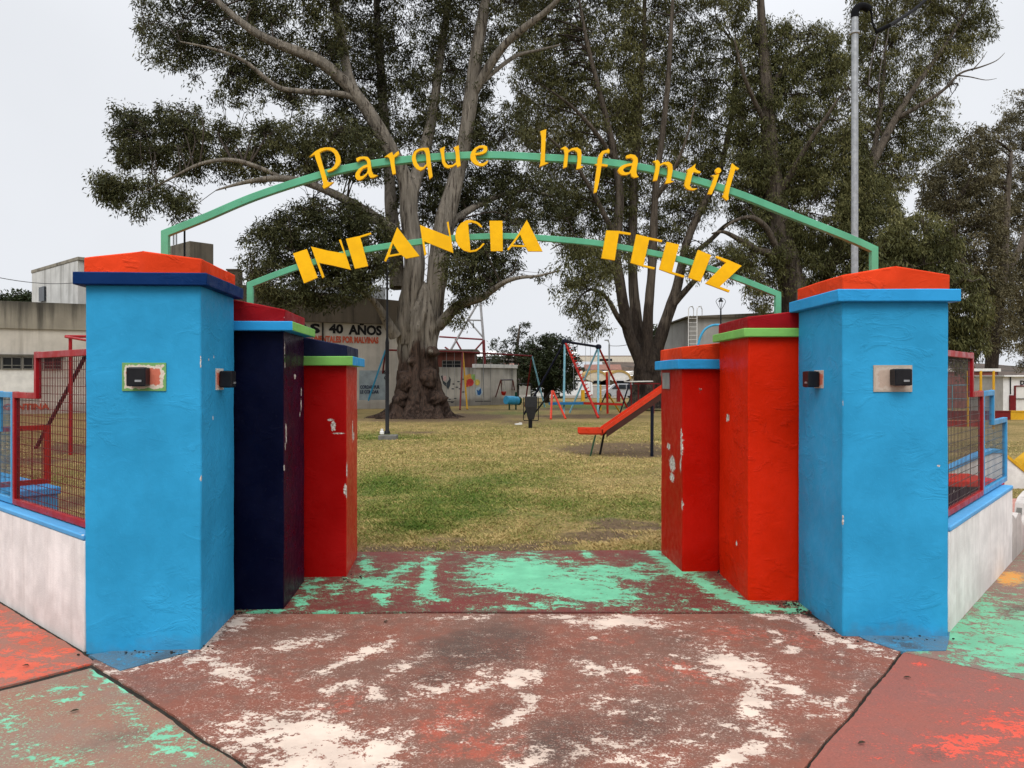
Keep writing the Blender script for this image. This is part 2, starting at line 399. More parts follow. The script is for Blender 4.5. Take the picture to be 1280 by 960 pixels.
def worn_paint(name, base, base2, paint_col, vivid=None, grime_shade=(.050,.038,.030), paint_scale=10, base_speck=.36, thr=.86, rough=.8):
    """concrete with flaking floor paint: 'paint' and 'grime' say where it still holds, noise breaks its edge"""
    t = NT(name); o = t.obj
    n1 = t.noise(o, 1.7, 6, .6); n2 = t.noise(o, 13, 6, .68); sp = t.noise(o, 110, 4, .7); sp2 = t.noise(o, 46, 5, .7)
    c = t.mix(t.rng(t.m('ADD', t.m('MULTIPLY', n1, .6), t.m('MULTIPLY', n2, .4)), .40, .60), base2, base)
    if vivid is not None:
        f = t.m('ADD', t.attr('vivid'), t.m('MULTIPLY', t.m('SUBTRACT', n2, .5), 1.3))
        f = t.m('ADD', f, t.m('MULTIPLY', t.m('SUBTRACT', sp2, .5), .9))
        c = t.mix(t.rng(f, .36, .70), c, vivid)
    g = t.m('ADD', t.attr('grime_shade'), t.m('MULTIPLY', t.m('SUBTRACT', t.noise(o, 4.2, 6, .65), .5), 1.1))
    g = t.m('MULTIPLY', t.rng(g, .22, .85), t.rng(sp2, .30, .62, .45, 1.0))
    c = t.mix(t.m('MULTIPLY', g, .82), c, grime_shade)
    c = t.mix(t.rng(sp, .54, .70, 0, base_speck), c, tuple(min(1, x*1.7+.02) for x in base2))
    c = t.mix(t.rng(sp, .44, .30, 0, .5), c, tuple(x*.35 for x in base2))
    wl = t.map(o, (1.0, 1.35, 1.0), rot=(0, 0, .35))
    pn = t.noise(wl, paint_scale, 12, .70, .35)
    pl = t.noise(wl, 2.6, 4, .6)
    f = t.m('ADD', t.m('MULTIPLY', t.attr('paint'), .62), t.m('ADD', t.m('MULTIPLY', pn, 1.55), t.m('MULTIPLY', pl, .42)))
    f = t.m('ADD', f, t.m('ADD', t.m('MULTIPLY', t.m('SUBTRACT', sp2, .5), .75), t.m('MULTIPLY', t.m('SUBTRACT', sp, .5), .35)))
    fac = t.rng(f, thr+.46, thr+.50)
    salt = t.m('MULTIPLY', t.rng(f, thr+.10, thr+.5), t.rng(sp, .55, .62))
    fac = t.m('MAXIMUM', fac, t.m('MULTIPLY', salt, .75))
    pc = t.mix(t.rng(t.noise(o, 5, 5, .6), .35, .7), tuple(x*.78 for x in paint_col), paint_col)
    film = t.m('MULTIPLY', t.rng(f, thr+.33, thr+.48, 0, .26), t.rng(sp2, .42, .62))
    c = t.mix(film, c, pc)
    pc = t.mix(t.m('MULTIPLY', g, .35), pc, base2)
    pc = t.mix(t.rng(sp2, .62, .74, 0, .4), pc, base2)
    c = t.mix(fac, c, pc)
    h = t.m('ADD', t.m('MULTIPLY', fac, .55), t.m('ADD', t.m('MULTIPLY', sp, .5), t.m('MULTIPLY', n2, .5)))
    rr = t.m('ADD', t.rng(n1, .35, .65, rough-.14, rough+.06), t.m('MULTIPLY', fac, -.12))
    return t.fin(c, rr, t.bump(h, .45, .006), .35)

M['pv_main'] = worn_paint('main_slab', (.225,.074,.046), (.165,.078,.054), (.72,.57,.465), (.34,.078,.045), thr=.78)
M['pv_thr'] = worn_paint('threshold_slab', (.165,.028,.022), (.130,.030,.024), (.17,.58,.34), None, (.05,.02,.018), 7.5, .15, .80, .62)
M['pv_tan'] = worn_paint('tan_slab', (.27,.135,.090), (.24,.145,.105), (.20,.58,.36), (.36,.11,.07), thr=.80)
M['pv_sal'] = worn_paint('salmon_slab', (.31,.125,.085), (.27,.13,.095), (.68,.11,.055), None, thr=.735)
M['pv_red'] = worn_paint('pink_slab', (.27,.085,.062), (.235,.085,.064), (.70,.085,.045), (.38,.10,.07), thr=.82)
M['pv_grn'] = worn_paint('green_slab', (.24,.13,.10), (.20,.12,.095), (.16,.48,.28), (.62,.26,.04), thr=.72)
M['pv_blue'] = worn_paint('blue_strip', (.055,.17,.27), (.085,.15,.20), (.045,.25,.42), None, thr=.62)
M['pv_base'] = simple('joint_dirt', (.030,.026,.020), .95, .4, 14, .6)

CREAM = [(285,838,50,17,22,.62),(243,826,26,9,-25,.5),(165,832,40,7,-14,.62),(215,818,45,7,-16,.62),(265,797,28,8,-42,.66),(297,778,24,9,-25,.6),
 (385,925,75,36,5,.80),(330,905,45,18,10,.6),(470,935,40,22,-20,.62),(300,930,40,20,30,.55),(420,960,90,25,0,.8),
 (360,806,42,7,-14,.55),(405,800,22,6,-25,.5),(440,822,58,6,-23,.64),(475,812,20,6,-10,.55),(503,834,22,8,-25,.6),(470,864,14,9,60,.62),(425,858,32,7,-14,.52),
 (545,861,22,8,-20,.56),(600,856,26,8,-8,.6),(652,846,36,12,-18,.74),(610,836,20,8,0,.5),(658,872,18,12,50,.7),(640,899,22,8,-30,.66),(633,922,10,12,60,.58),(660,950,34,14,-20,.64),(622,905,8,6,0,.6),
 (767,778,46,8,-4,.82),(730,775,26,5,0,.5),(826,781,30,6,0,.52),(744,835,24,9,15,.64),(783,836,26,6,12,.56),(738,797,8,4,0,.6),(845,836,6,8,40,.5),(700,770,30,4,0,.5),(580,772,40,4,0,.5),
 (935,838,62,17,24,.78),(895,826,28,12,24,.6),(900,842,30,10,10,.6),(985,858,48,8,25,.62),(1020,874,40,9,25,.5),(940,880,26,22,60,.62),(962,912,22,12,30,.62),(915,948,44,14,-20,.66),(905,905,24,12,0,.4),
 (968,770,45,5,8,.6),(1020,787,30,7,38,.7),(1055,800,30,6,22,.66),(1092,812,40,7,15,.52),(988,811,14,5,0,.66),(968,803,10,3,-20,.6),(968,790,16,3,20,.6),(1052,880,9,12,-45,.6),(1065,862,12,6,-45,.5),
 (800,890,90,22,6,.26),(780,940,120,30,0,.30),(850,925,70,30,0,.24),(560,905,40,20,0,.15),(520,862,60,14,-15,.3),(860,818,40,8,0,.3)]
GRIME_SHADE = [(270,795,40,5,-44,.9),(1025,778,36,5,42,.9),(180,818,80,3,0,.8),(1120,800,60,3,0,.7),(600,812,95,32,-8,.9),(560,840,90,26,-20,.7),(505,862,70,22,-20,.5),(700,818,60,18,0,.5),(720,925,85,40,-5,.85),(640,880,60,25,-30,.5),(800,905,110,45,0,.6),(440,795,60,14,-10,.45),  # first four blobs paint contact shade along the pillar feet, the rest is grime
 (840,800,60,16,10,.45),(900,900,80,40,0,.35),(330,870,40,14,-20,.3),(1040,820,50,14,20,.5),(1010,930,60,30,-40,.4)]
VIV = [(430,880,60,22,-20,.5),(560,905,70,30,-25,.62),(600,935,90,25,0,.6),(860,838,60,16,12,.6),(800,850,40,12,0,.5),(1000,800,50,18,15,.5),(920,790,60,14,5,.55),(340,845,50,14,-10,.4),(760,800,60,14,0,.4),(560,880,40,14,-20,.45)]
slab('pavement_main', [G(112,826), G(500,1085), G(900,1085), G(1130,811), G(1000,766.5), G(290,766.5)], M['pv_main'], {'paint': CREAM, 'grime_shade': GRIME_SHADE, 'vivid': VIV})
GREEN = [(655,718,68,22,4,1.0),(720,735,80,17,8,.95),(740,715,50,12,0,.8),(610,726,40,10,0,.7),(700,755,60,6,0,.56),(640,760,60,4,0,.5),(470,728,46,9,4,.72),(535,712,13,24,10,.72),(530,738,16,16,0,.7),(458,704,14,10,30,.62),(505,710,24,8,-25,.62),(475,744,12,14,0,.64),(545,748,16,5,0,.6),
 (787,718,40,8,8,.74),(800,708,24,7,0,.5),(765,735,30,14,40,.7),(735,692,12,7,30,.6),(615,688,14,4,0,.5),(840,705,30,12,35,.82),(880,728,36,9,30,.82),(920,750,40,8,22,.86),(950,760,40,6,0,.8),(900,762,60,3,0,.5),(820,692,20,7,20,.72),(990,760,30,8,0,.6),
 (409,765,26,5,0,.66),(445,766,20,3,0,.55),(340,763,40,4,0,.72),(375,752,14,10,60,.64),(390,735,14,16,60,.62),(400,722,18,6,-20,.5),(500,766,30,3,0,.5),(560,690,10,4,0,.4),(420,735,20,10,0,.5)]
slab('pavement_threshold', [G(215,765), G(1075,765), G(945,686), G(370,690)], M['pv_thr'], {'paint': GREEN, 'grime_shade': [(600,766,200,4,0,.7),(430,745,40,12,0,.3)]}, z=.0)
slab('pavement_tan', [G(114,834), G(492,1085), G(-500,1085), G(-500,991)], M['pv_tan'],
     {'paint': [(130,842,16,11,20,.74),(152,858,26,7,38,.56),(194,919,34,10,-12,.56),(216,937,42,14,5,.62),(156,889,20,12,25,.42),(256,950,16,6,10,.5),(62,953,44,12,-5,.44),(15,900,26,16,0,.42),(70,862,26,4,-14,.42),(85,873,28,7,-12,.44),(300,950,20,5,38,.5),(265,928,34,4,38,.44),(40,940,60,20,0,.34),(60,866,60,4,-14,.4)],
      'grime_shade': [(150,920,60,26,0,.45),(110,935,60,18,0,.4),(60,890,60,20,0,.2),(215,900,40,14,35,.3)], 'vivid': [(190,895,40,16,40,.35),(100,880,60,10,-10,.3)]})
wl0 = Vector((-2.53, 4.54, 0)); wld = Vector((-1.18, 1.03, 0)).normalized()
wr0 = Vector((2.78, 4.876, 0)); wrd = Vector((2.07, 2.40, 0)).normalized()
p0 = G(114,829)+Vector((.02,.03,0))
slab('pavement_salmon', [p0, p0+wld*9, Vector((-12, 2, 0)), G(-500,989)], M['pv_sal'],
     {'paint': [(10,835,60,26,10,.55),(40,800,60,20,30,.42),(70,830,40,14,30,.26),(10,780,40,14,30,.40),(100,832,30,8,0,.32)], 'grime_shade': [(60,800,40,12,35,.3)], 'vivid': []})
D0 = G(1130,815)
slab('pavement_pink', [D0, D0+Vector((.43,-.41,0))*9, Vector((5, .8, 0)), G(900,1088)], M['pv_red'],
     {'paint': [(1205,930,62,18,-8,.62),(1260,905,50,24,0,.62),(1250,860,26,10,30,.46),(1150,830,14,4,0,.36),(1280,950,60,20,0,.6)], 'grime_shade': [(1165,945,30,16,-20,.5),(1120,890,30,14,0,.2)], 'vivid': [(1180,870,60,22,0,.4)]})
slab('pavement_green', [D0, Vector((2.62,4.80,0)), wr0+wrd*12, Vector((16, 4, 0)), D0+Vector((.43,-.41,0))*9], M['pv_grn'],
     {'paint': [(1215,800,50,26,20,.62),(1270,800,60,40,0,.60),(1225,765,30,20,-40,.50),(1260,830,40,12,10,.6)], 'grime_shade': [(1270,765,24,14,0,.7),(1250,745,20,8,0,.4)], 'vivid': [(1262,722,20,10,0,.95)]})
for nm, pl in (('pavement_blue_strip', [G(112,818.5), G(150,838), G(236,815), G(232,800)]), ('pavement_blue_strip', [G(1066,792), G(1079,799), G(1127,814.5), G(1183,813), G(1190,790)])):
    slab(nm, pl, M['pv_blue'], {'paint': [(0,0,1,1,0,0)], 'grime_shade': [(1130,806,30,6,20,.8),(200,822,40,8,-15,.7),(150,830,20,5,20,.5)], 'vivid': []}, z=.005, gap=.001)
mb = MB(); mb.v = [(-16,-4,-.014),(16,-4,-.014),(16,4.5,-.014),(6.5,9.2,-.014),(2.5,6.6,-.014),(2.3,7.16,-.014),(-2.3,7.16,-.014),(-2.5,6.6,-.014),(-12,13,-.014),(-16,12,-.014)]
mb.f = [tuple(range(10))]; mb.mi = [0]
mb.build('pavement_base', M['pv_base'])['kind'] = 'structure'

# ================================================================== LAWN
def lawn_mat():
    t = NT('lawn_ground'); p = t.pos()
    n1 = t.noise(p, .35, 5, .6); n2 = t.noise(p, 2.2, 6, .65); n3 = t.noise(t.map(p, (1,.5,1)), 26, 5, .7)
    c = t.mix(t.rng(t.m('ADD', t.m('MULTIPLY', n1, .55), t.m('MULTIPLY', n2, .45)), .40, .60), (.200,.150,.050), (.36,.250,.105))
    c = t.mix(t.rng(n3, .40, .62, .55, 0), c, (.085,.075,.026))
    c = t.mix(t.rng(n3, .62, .75, 0, .5), c, (.38,.29,.13))
    g = t.attr('green'); d = t.attr('dirt')
    gf = t.m('ADD', g, t.m('MULTIPLY', t.m('SUBTRACT', n2, .5), 1.2))
    c = t.mix(t.rng(gf, .22, .6, 0, .92), c, t.mix(t.rng(n3, .4, .6), (.060,.090,.018), (.135,.155,.040)))
    df = t.m('ADD', d, t.m('MULTIPLY', t.m('SUBTRACT', n2, .5), 1.1))
    c = t.mix(t.rng(df, .30, .62, 0, .92), c, t.mix(t.rng(n3, .4, .62), (.080,.052,.030), (.140,.094,.058)))
    return t.fin(c, .95, t.bump(t.m('ADD', n3, n2), .8, .03), .15)
M['lawn'] = lawn_mat()
DIRT = [(640,689,210,4,0,.95),(470,687,40,8,0,.9),(700,676,40,5,0,.7),(610,662,20,3,0,.7),(770,560,75,9,0,1.0),(800,566,50,6,0,.9),(650,527,40,4,0,.6),(560,521,90,5,0,.95),(520,524,100,4,0,.7),(520,540,28,2.5,0,.8),(735,520,90,3.5,0,.8),(700,511,70,2.2,0,.6),(590,512,60,3,0,.55),(790,655,50,8,4,.95),(745,668,60,9,0,.9),(500,685,60,9,0,.85),(640,682,90,7,0,.8),(560,672,40,6,0,.7),(90,560,50,8,0,.9),(40,575,60,7,0,.7),(95,625,40,18,0,.7),(1200,560,40,14,0,.5),(600,676,30,6,0,.5),(820,590,40,8,0,.4)]
GRN = [(560,625,120,22,0,.62),(740,640,80,14,0,.45),(490,600,50,14,0,.6),(500,610,70,14,0,.75),(560,640,90,12,0,.7),(525,655,60,9,0,.8),(620,600,90,16,0,.5),(700,632,70,10,0,.5),(790,630,50,8,0,.5),(800,645,40,6,0,.5),(600,618,60,9,0,.5),(480,545,60,5,0,.55),(640,516,70,4,0,.5),(760,507,90,5,0,.85),(700,530,90,6,0,.35),(480,640,60,10,0,.5),(85,590,50,12,0,.3),(60,600,60,14,0,.35)]
def lawn_masks(x, y):
    yy = np.maximum(y, 1.0); g = np.array([gz(v) for v in y])
    px = CX+FPX*x/yy; py = HY+FPX*(CAMH-g)/yy
    return blob_mask(px, py, GRN), blob_mask(px, py, DIRT)
ys = [-40.0, -10, -4, 0, 3, 5, 6.0]
y = 6.0
while y < 120: ys.append(y); y += .12+(y-6)*.03
ys += [130, 160, 200, 300, 450, 700, 1200]
us = list(np.linspace(-1, 1, 161))
V = []; 
for y in ys:
    w = 30+abs(y)*1.6
    for u in us:
        x = u*w; z = gz(y)-.02
        if y >= 7: z += .012*mnoise.noise(Vector((x*.6, y*.6, 0)))
        V.append((x, y, z))
nu = len(us); V = np.array(V)
F = np.array([(j*nu+i, j*nu+i+1, (j+1)*nu+i+1, (j+1)*nu+i) for j in range(len(ys)-1) for i in range(nu-1)])
gm, dm = lawn_masks(V[:,0], V[:,1])
me = np_mesh('ground', V, F, {'green': gm, 'dirt': dm}, 'POINT')
link('ground', me, M['lawn'], smooth=True)['kind'] = 'structure'

# grass blades where the lawn is near enough to show them
def grass_mat():
    t = NT('grass_blade'); a = t.attr('tint')
    c = t.mix(t.rng(a, 0, .45, smooth=False), (.050,.105,.012), (.165,.185,.040)); c = t.mix(t.rng(a, .45, 1.0, smooth=False), c, (.52,.375,.165))
    return t.fin(c, .8, None, .1)
M['grass'] = grass_mat()
def grass():
    cand = []
    n1 = 330000
    yv = 7.12+ (rng.random(n1)**2.1)*27; xv = (rng.random(n1)*.46-.235)*yv
    cand.append((xv, yv))
    n2 = 30000
    yv = 7.0+(rng.random(n2)**1.6)*14; xv = -(.50+rng.random(n2)*.2)*yv; cand.append((xv, yv))
    n3 = 12000
    yv = 9.0+(rng.random(n3)**1.6)*12; xv = (.55+rng.random(n3)*.16)*yv; cand.append((xv, yv))
    x = np.concatenate([c[0] for c in cand]); y = np.concatenate([c[1] for c in cand])
    gm, dm = lawn_masks(x, y)
    nz = np.array([mnoise.noise(Vector((a*1.1, b*1.1, 4))) for a, b in zip(x, y)])
    nz2 = np.array([mnoise.noise(Vector((a*4.5, b*4.5, 7))) for a, b in zip(x, y)])
    keep = rng.random(len(x)) < np.clip(1.05-dm*1.7+nz*.35+nz2*.45, .04, 1)*np.clip((34-y)/12, 0, 1)
    edge = 7.20+.05*nz+.05*nz2
    keep &= (y > edge) | (rng.random(len(x)) < .15)
    x, y, gm, dm, nz, nz2 = [q[keep] for q in (x, y, gm, dm, nz, nz2)]
    n = len(x); far = np.clip((y-7)/14, 0, 1)
    h = (.008+.019*rng.random(n)**1.6)*(1+.5*nz2+.5*gm)*(1+.25*far); w = (.0020+.0018*rng.random(n))*(1+1.9*far)
    z = np.array([gz(v) for v in y])-.022
    ang = rng.random(n)*2*np.pi; lean = .5+1.6*rng.random(n)
    dx = np.cos(ang)*lean*h; dy = np.sin(ang)*lean*h
    pa = ang+np.pi/2+rng.normal(0, .5, n); wx = np.cos(pa)*w; wy = np.sin(pa)*w
    b = np.stack([x, y, z], 1)
    a0 = b+np.stack([wx, wy, 0*x], 1); a1 = b-np.stack([wx, wy, 0*x], 1)
    a2 = b+np.stack([dx*.45-wx*.7, dy*.45-wy*.7, h*.62], 1); a3 = b+np.stack([dx, dy, h], 1)
    V = np.stack([a0, a1, a2, a3], 1).reshape(-1, 3); F = np.arange(n*4).reshape(-1, 4)
    tint = np.clip(.72+.30*nz+.28*nz2-.80*gm+rng.normal(0, .20, n), 0, 1)
    me = np_mesh('grass', V, F, {'tint': tint})
    tag(link('grass', me, M['grass']), 'short patchy lawn grass, part straw part green, in the park', 'grass', kind='stuff')
grass()

# ================================================================== GATE PILLARS
def roughen(bm, step, amp, seed):
    lo = [min(v.co[i] for v in bm.verts) for i in range(3)]; hi = [max(v.co[i] for v in bm.verts) for i in range(3)]
    for ax in range(3):
        n = max(1, int(round((hi[ax]-lo[ax])/step)))
        for k in range(1, n):
            co = Vector((0,0,0)); co[ax] = lo[ax]+(hi[ax]-lo[ax])*k/n; no = Vector((0,0,0)); no[ax] = 1
            bmesh.ops.bisect_plane(bm, geom=bm.verts[:]+bm.edges[:]+bm.faces[:], plane_co=co, plane_no=no)
    for v in bm.verts:
        q = v.co*2.3+Vector((seed, seed*1.3, 0)); q2 = v.co*9+Vector((seed, 0, seed))
        v.co += Vector((mnoise.noise(q), mnoise.noise(q+Vector((7,0,0))), mnoise.noise(q+Vector((0,9,0)))*.6))*amp \
              + Vector((mnoise.noise(q2), mnoise.noise(q2+Vector((3,0,0))), mnoise.noise(q2+Vector((0,5,0)))*.7))*amp*.45
def rough_part(name, poly_xz, y0, y1, mats, parent, step=.06, amp=.004, seed=0.0, bevel=.006, side_x=0):
    """a plastered block: outline in x-z pushed from y0 to y1; mats[1] on the faces towards side_x"""
    bm = bmesh.new()
    a = [bm.verts.new((x, y0, z)) for x, z in poly_xz]; b = [bm.verts.new((x, y1, z)) for x, z in poly_xz]
    bm.faces.new(a); bm.faces.new(b[::-1]); n = len(a)
    for i in range(n): bm.faces.new((a[i], b[i], b[(i+1) % n], a[(i+1) % n]))
    bmesh.ops.recalc_face_normals(bm, faces=bm.faces)
    roughen(bm, step, amp, seed)
    bm.normal_update()
    for f in bm.faces:
        f.material_index = 1 if (len(mats) > 1 and f.normal.x*side_x > .7) else 0
        f.smooth = True
    me = bpy.data.meshes.new(name); bm.to_mesh(me); bm.free()
    try: me.set_sharp_from_angle(angle=R(30))
    except Exception: pass
    o = link(name, me, list(mats), parent)
    md = o.modifiers.new('bevel', 'BEVEL'); md.width = bevel; md.segments = 2; md.limit_method = 'ANGLE'; md.angle_limit = R(50)
    return o
def pillar(side, corner, yaw, w, d, zs, mats, label, seed, over=.05, group='stepped concrete gate pillars'):
    """corner: where the front face meets the inner face on the ground. side -1 stands left of the way in, +1 right."""
    zb0, zb1, ze, zp = zs      # band bottom, band top, eave, peak
    c, s = math.cos(yaw), math.sin(yaw)
    ctr = Vector((corner[0], corner[1], 0))+Vector((c, s, 0))*(side*w/2)+Vector((-s, c, 0))*(d/2)
    t = empty('gate_pillar', ctr, label, 'gate pillar', group, yaw)
    ix = -side
    rough_part('shaft', [(-w/2,-.02),(w/2,-.02),(w/2,zb0+.01),(-w/2,zb0+.01)], -d/2, d/2, mats['shaft'], t, .055, .0045, seed, .009, ix)
    rough_part('ledge', [(-w/2-over,zb0),(w/2+over,zb0),(w/2+over,zb1),(-w/2-over,zb1)], -d/2-over, d/2+over, mats['ledge'], t, .07, .003, seed+3, .006, ix)
    e = .006
    rough_part('cap', [(-w/2-e,zb1-.004),(w/2+e,zb1-.004),(w/2+e,ze),(0,zp),(-w/2-e,ze)], -d/2-e, d/2+e, mats['cap'], t, .07, .005, seed+5, .008, ix)
    return t
YL = R(4.5)
PL = {}
PL['L1'] = pillar(-1, (-1.845,4.555), YL, .66, .70, (2.150,2.225,2.315,2.358), dict(shaft=[M['blue']], ledge=[M['navyband']], cap=[M['cap_or']]), 'tall blue gate pillar with navy ledge and orange-red cap', 1.0)
PL['L2'] = pillar(-1, (-1.592,5.36), YL, .66, .74, (1.935,2.00,2.085,2.15), dict(shaft=[M['navy'], M['purple']], ledge=[M['band_bl'], M['band_gr']], cap=[M['cap_dr']]), 'dark navy gate pillar with light blue and lime ledge and dark red cap', 2.0, .075)
PL['L3'] = pillar(-1, (-1.345,6.24), YL, .66, .72, (1.71,1.785,1.872,1.94), dict(shaft=[M['red'], M['redside']], ledge=[M['band_gr'], M['band_bl']], cap=[M['cap_nv']]), 'low deep red gate pillar with lime ledge and navy cap', 3.0, .06)
PL['R1'] = pillar(1, (2.06,4.785), 0.0, .66, .74, (2.08,2.157,2.250,2.305), dict(shaft=[M['blue_r']], ledge=[M['band_bl']], cap=[M['cap_or']]), 'tall blue gate pillar with light blue ledge and orange-red cap', 4.0)
PL['R2'] = pillar(1, (1.712,5.565), 0.0, .66, .78, (1.905,1.968,2.052,2.09), dict(shaft=[M['redor']], ledge=[M['band_gr']], cap=[M['cap_dr']]), 'middle orange-red gate pillar with lime ledge and dark red cap', 5.0, .045)
PL['R3'] = pillar(1, (1.42,6.40), R(3.0), .66, .72, (1.685,1.765,1.868,1.905), dict(shaft=[M['redmid'], M['redmid']], ledge=[M['band_bl']], cap=[M['cap_or']]), 'low scarlet gate pillar with light blue ledge and orange-red cap', 6.0, .05)

# small steel plate on the scarlet pillar, and the soil that has gathered at the pillars' feet
def local(parent, w):
    return (parent.matrix_basis.inverted() if True else None) @ Vector(w)
mb = MB(); q = local(PL['R3'], (1.40, 6.92, 1.58)); mb.box((-.33-.004, q.y, 1.585), (.010, .24, .145))
mb.build('cover_plate', M['galv'], PL['R3'], bevel=.002)

# unpainted plaster round the lamps
def patch_mat(name, inner, mid, outer, hx, hz):
    t = NT(name); x, y, z = t.sep(t.obj)
    w = t.m('MULTIPLY', t.m('SUBTRACT', t.noise(t.obj, 26, 4, .6), .5), .05)
    e = t.m('MINIMUM', t.m('SUBTRACT', hx, t.m('ABSOLUTE', x)), t.m('SUBTRACT', hz, t.m('ABSOLUTE', z)))
    e = t.m('ADD', e, w)
    c = t.mix(t.rng(e, .012, .016), outer, mid); c = t.mix(t.rng(e, .030, .034), c, inner)
    c = t.mix(t.rng(t.noise(t.obj, 60, 4, .6), .5, .75, 0, .4), c, tuple(v*.7 for v in inner))
    return t.fin(c, .8, t.bump(t.noise(t.obj, 50, 4), .4, .004), .25)
M['patch_a'] = patch_mat('bare_patch_green_edge', (.58,.16,.10), (.66,.58,.48), (.16,.36,.12), .125, .083)
M['patch_b'] = patch_mat('bare_patch_salmon', (.58,.16,.10), (.60,.42,.34), (.60,.60,.55), .10, .07)
M['patch_c'] = patch_mat('bare_patch_greige', (.46,.36,.29), (.50,.43,.36), (.42,.36,.29), .12, .083)
def wall_lamp(pil, lx, ly, z, axis, box, label, pm, ph, off=(0,0)):
    """axis 'y' = on the front face, 'x' = on the inner face; lx, ly local to the pillar"""
    mb = MB(); hw, hh = ph
    if axis == 'y':
        mb.box((0,0,0), (hw*2, .008, hh*2)); o = mb.build('bare_patch', pm, pil); o.location = (lx+off[0], ly-.004, z+off[1])
    else:
        mb.box((0,0,0), (hw*2, .008, hh*2)); o = mb.build('bare_patch', pm, pil); o.location = (lx, ly+off[0], z+off[1]); o.rotation_euler = (0, 0, R(90))
    w, d, h = box
    sx = 1 if lx > 0 else -1
    if axis == 'y': c = Vector((lx, ly-d/2-.009, z))
    else: c = Vector((lx+sx*(d/2+.009), ly, z))
    wpos = pil.matrix_basis @ c
    rz = pil.rotation_euler.z + (0 if axis == 'y' else (R(90) if sx > 0 else R(-90)))
    t = empty('wall_lamp', wpos, label, 'wall lamp', 'black up and down lamps on the blue pillars', rz)
    mb = MB(); mb.box((0,0,0), (w, d, h)); mb.build('housing', M['black'], t, bevel=.006)
    for zz_ in (h/2-.006, -h/2+.006):
        mb = MB(); mb.box((0,-.004, zz_), (w*.78, d*.6, .016)); mb.build('lens', M['lens'], t)
    mb = MB(); mb.box((.015,-d/2-.002,-h*.22), (w*.34,.004,.012)); mb.build('badge', M['galv'], t)
    return t
l1 = PL['L1']; r1 = PL['R1']
q = local(l1, P(176, 471, 4.52)); wall_lamp(l1, q.x, -.35, P(173,471,4.50).z, 'y', (.108,.075,.108), 'black cube lamp on the green-edged bare patch of the tall blue pillar', M['patch_a'], (.125,.083), (.018,0))
q = local(l1, (-1.87, 4.94, 1.59)); wall_lamp(l1, .33, q.y, 1.60, 'x', (.105,.075,.105), 'black cube lamp on the inner side of the tall blue pillar with navy ledge', M['patch_b'], (.08,.068), (-.025,0))
q = local(r1, P(1122, 471, 4.78)); wall_lamp(r1, q.x, -.37, P(1122,471.5,4.76).z, 'y', (.104,.075,.100), 'black cube lamp on the square greige patch of the tall blue pillar', M['patch_c'], (.12,.083), (-.030,-.008))
wall_lamp(r1, -.33, .02, 1.60, 'x', (.105,.075,.105), 'black cube lamp on the inner side of the blue pillar with light blue ledge', M['patch_b'], (.075,.06), (-.025,0))

# ================================================================== ARCHES WITH LETTERS
UP_A, UP_B = Vector((-2.205, 4.905, 0)), Vector((2.42, 5.16, 0))
LO_A, LO_B = Vector((-1.915, 5.66, 0)), Vector((2.035, 5.92, 0))
def onplane(px, py, A, B, off=0.0):
    """the point of the upright plane through A and B that the picture point sees"""
    d = (B-A); k = (px-CX)/FPX; n = Vector((d.y, -d.x, 0)).normalized()
    a = A+n*off
    t = (k*a.y-a.x)/(d.x-k*d.y); p = a+d*t
    return Vector((p.x, p.y, CAMH+(HY-py)/FPX*p.y))
def smooth_path(pts, n):
    """Catmull-Rom through the points, n pieces between each"""
    out = []
    for i in range(len(pts)-1):
        p0 = pts[max(0, i-1)]; p1 = pts[i]; p2 = pts[i+1]; p3 = pts[min(len(pts)-1, i+2)]
        for k in range(n):
            t = k/n; out.append(.5*((2*p1)+(p2-p0)*t+(2*p0-5*p1+4*p2-p3)*t*t+(3*p1-p0-3*p2+p3)*t**3))
    out.append(pts[-1]); return out
def square_tube(mb, path, w, h, nrm):
    """square section swept along a path that stays in one upright plane (no overlapping joints)"""
    rings = []
    N = len(path)
    for i, p in enumerate(path):
        d1 = (path[i]-path[i-1]).normalized() if i else (path[1]-path[0]).normalized()
        d2 = (path[i+1]-path[i]).normalized() if i < N-1 else d1
        d = (d1+d2).normalized(); k = 1/max(.5, d.dot(d1))
        u = nrm.cross(d).normalized()*(h/2*k)
        a = nrm*(w/2)
        rings.append([p+u+a, p+u-a, p-u-a, p-u+a])
    vs = [q for r in rings for q in r]; fs = []
    for i in range(N-1):
        for k in range(4): fs.append((i*4+k, i*4+(k+1) % 4, (i+1)*4+(k+1) % 4, (i+1)*4+k))
    fs += [(3,2,1,0), tuple((N-1)*4+k for k in range(4))]
    mb.add(vs, fs)
def arch(name, label, A, B, px, leg_z, glyphs, sec):
    t = empty(name, (A+B)/2, label, 'sign arch', 'lettered arches over the gateway'); org = (A+B)/2
    nrm = Vector(((B-A).y, -(B-A).x, 0)).normalized()
    pts = [onplane(x, y, A, B) for x, y in px]
    path = smooth_path(pts, 6)
    path = [Vector((path[0].x, path[0].y, leg_z[0]))]+path+[Vector((path[-1].x, path[-1].y, leg_z[1]))]
    mb = MB(); square_tube(mb, path, sec*.9, sec, nrm)
    mb.build('tube_frame', M['archgreen'], t, bevel=.003, origin=org)
    ux = (B-A).normalized(); uz = Vector((0,0,1)); off = sec*.45+.026
    o0 = A+nrm*off
    for loopsets in glyphs:
        mb = MB()
        for loops in loopsets:
            L = []
            for lp in loops:
                q = [onplane(x, y, A, B, off) for x, y in lp]
                L.append([((p-o0).dot(ux), p.z) for p in q])
            mb.prism(L, o0, ux, uz, .024)
        # stand-off stubs weld the letter to the tube
        o = mb.build('letter', M['yellow'], t, origin=org)
        # push back so that the plate's face is forward and it touches the tube
    return t
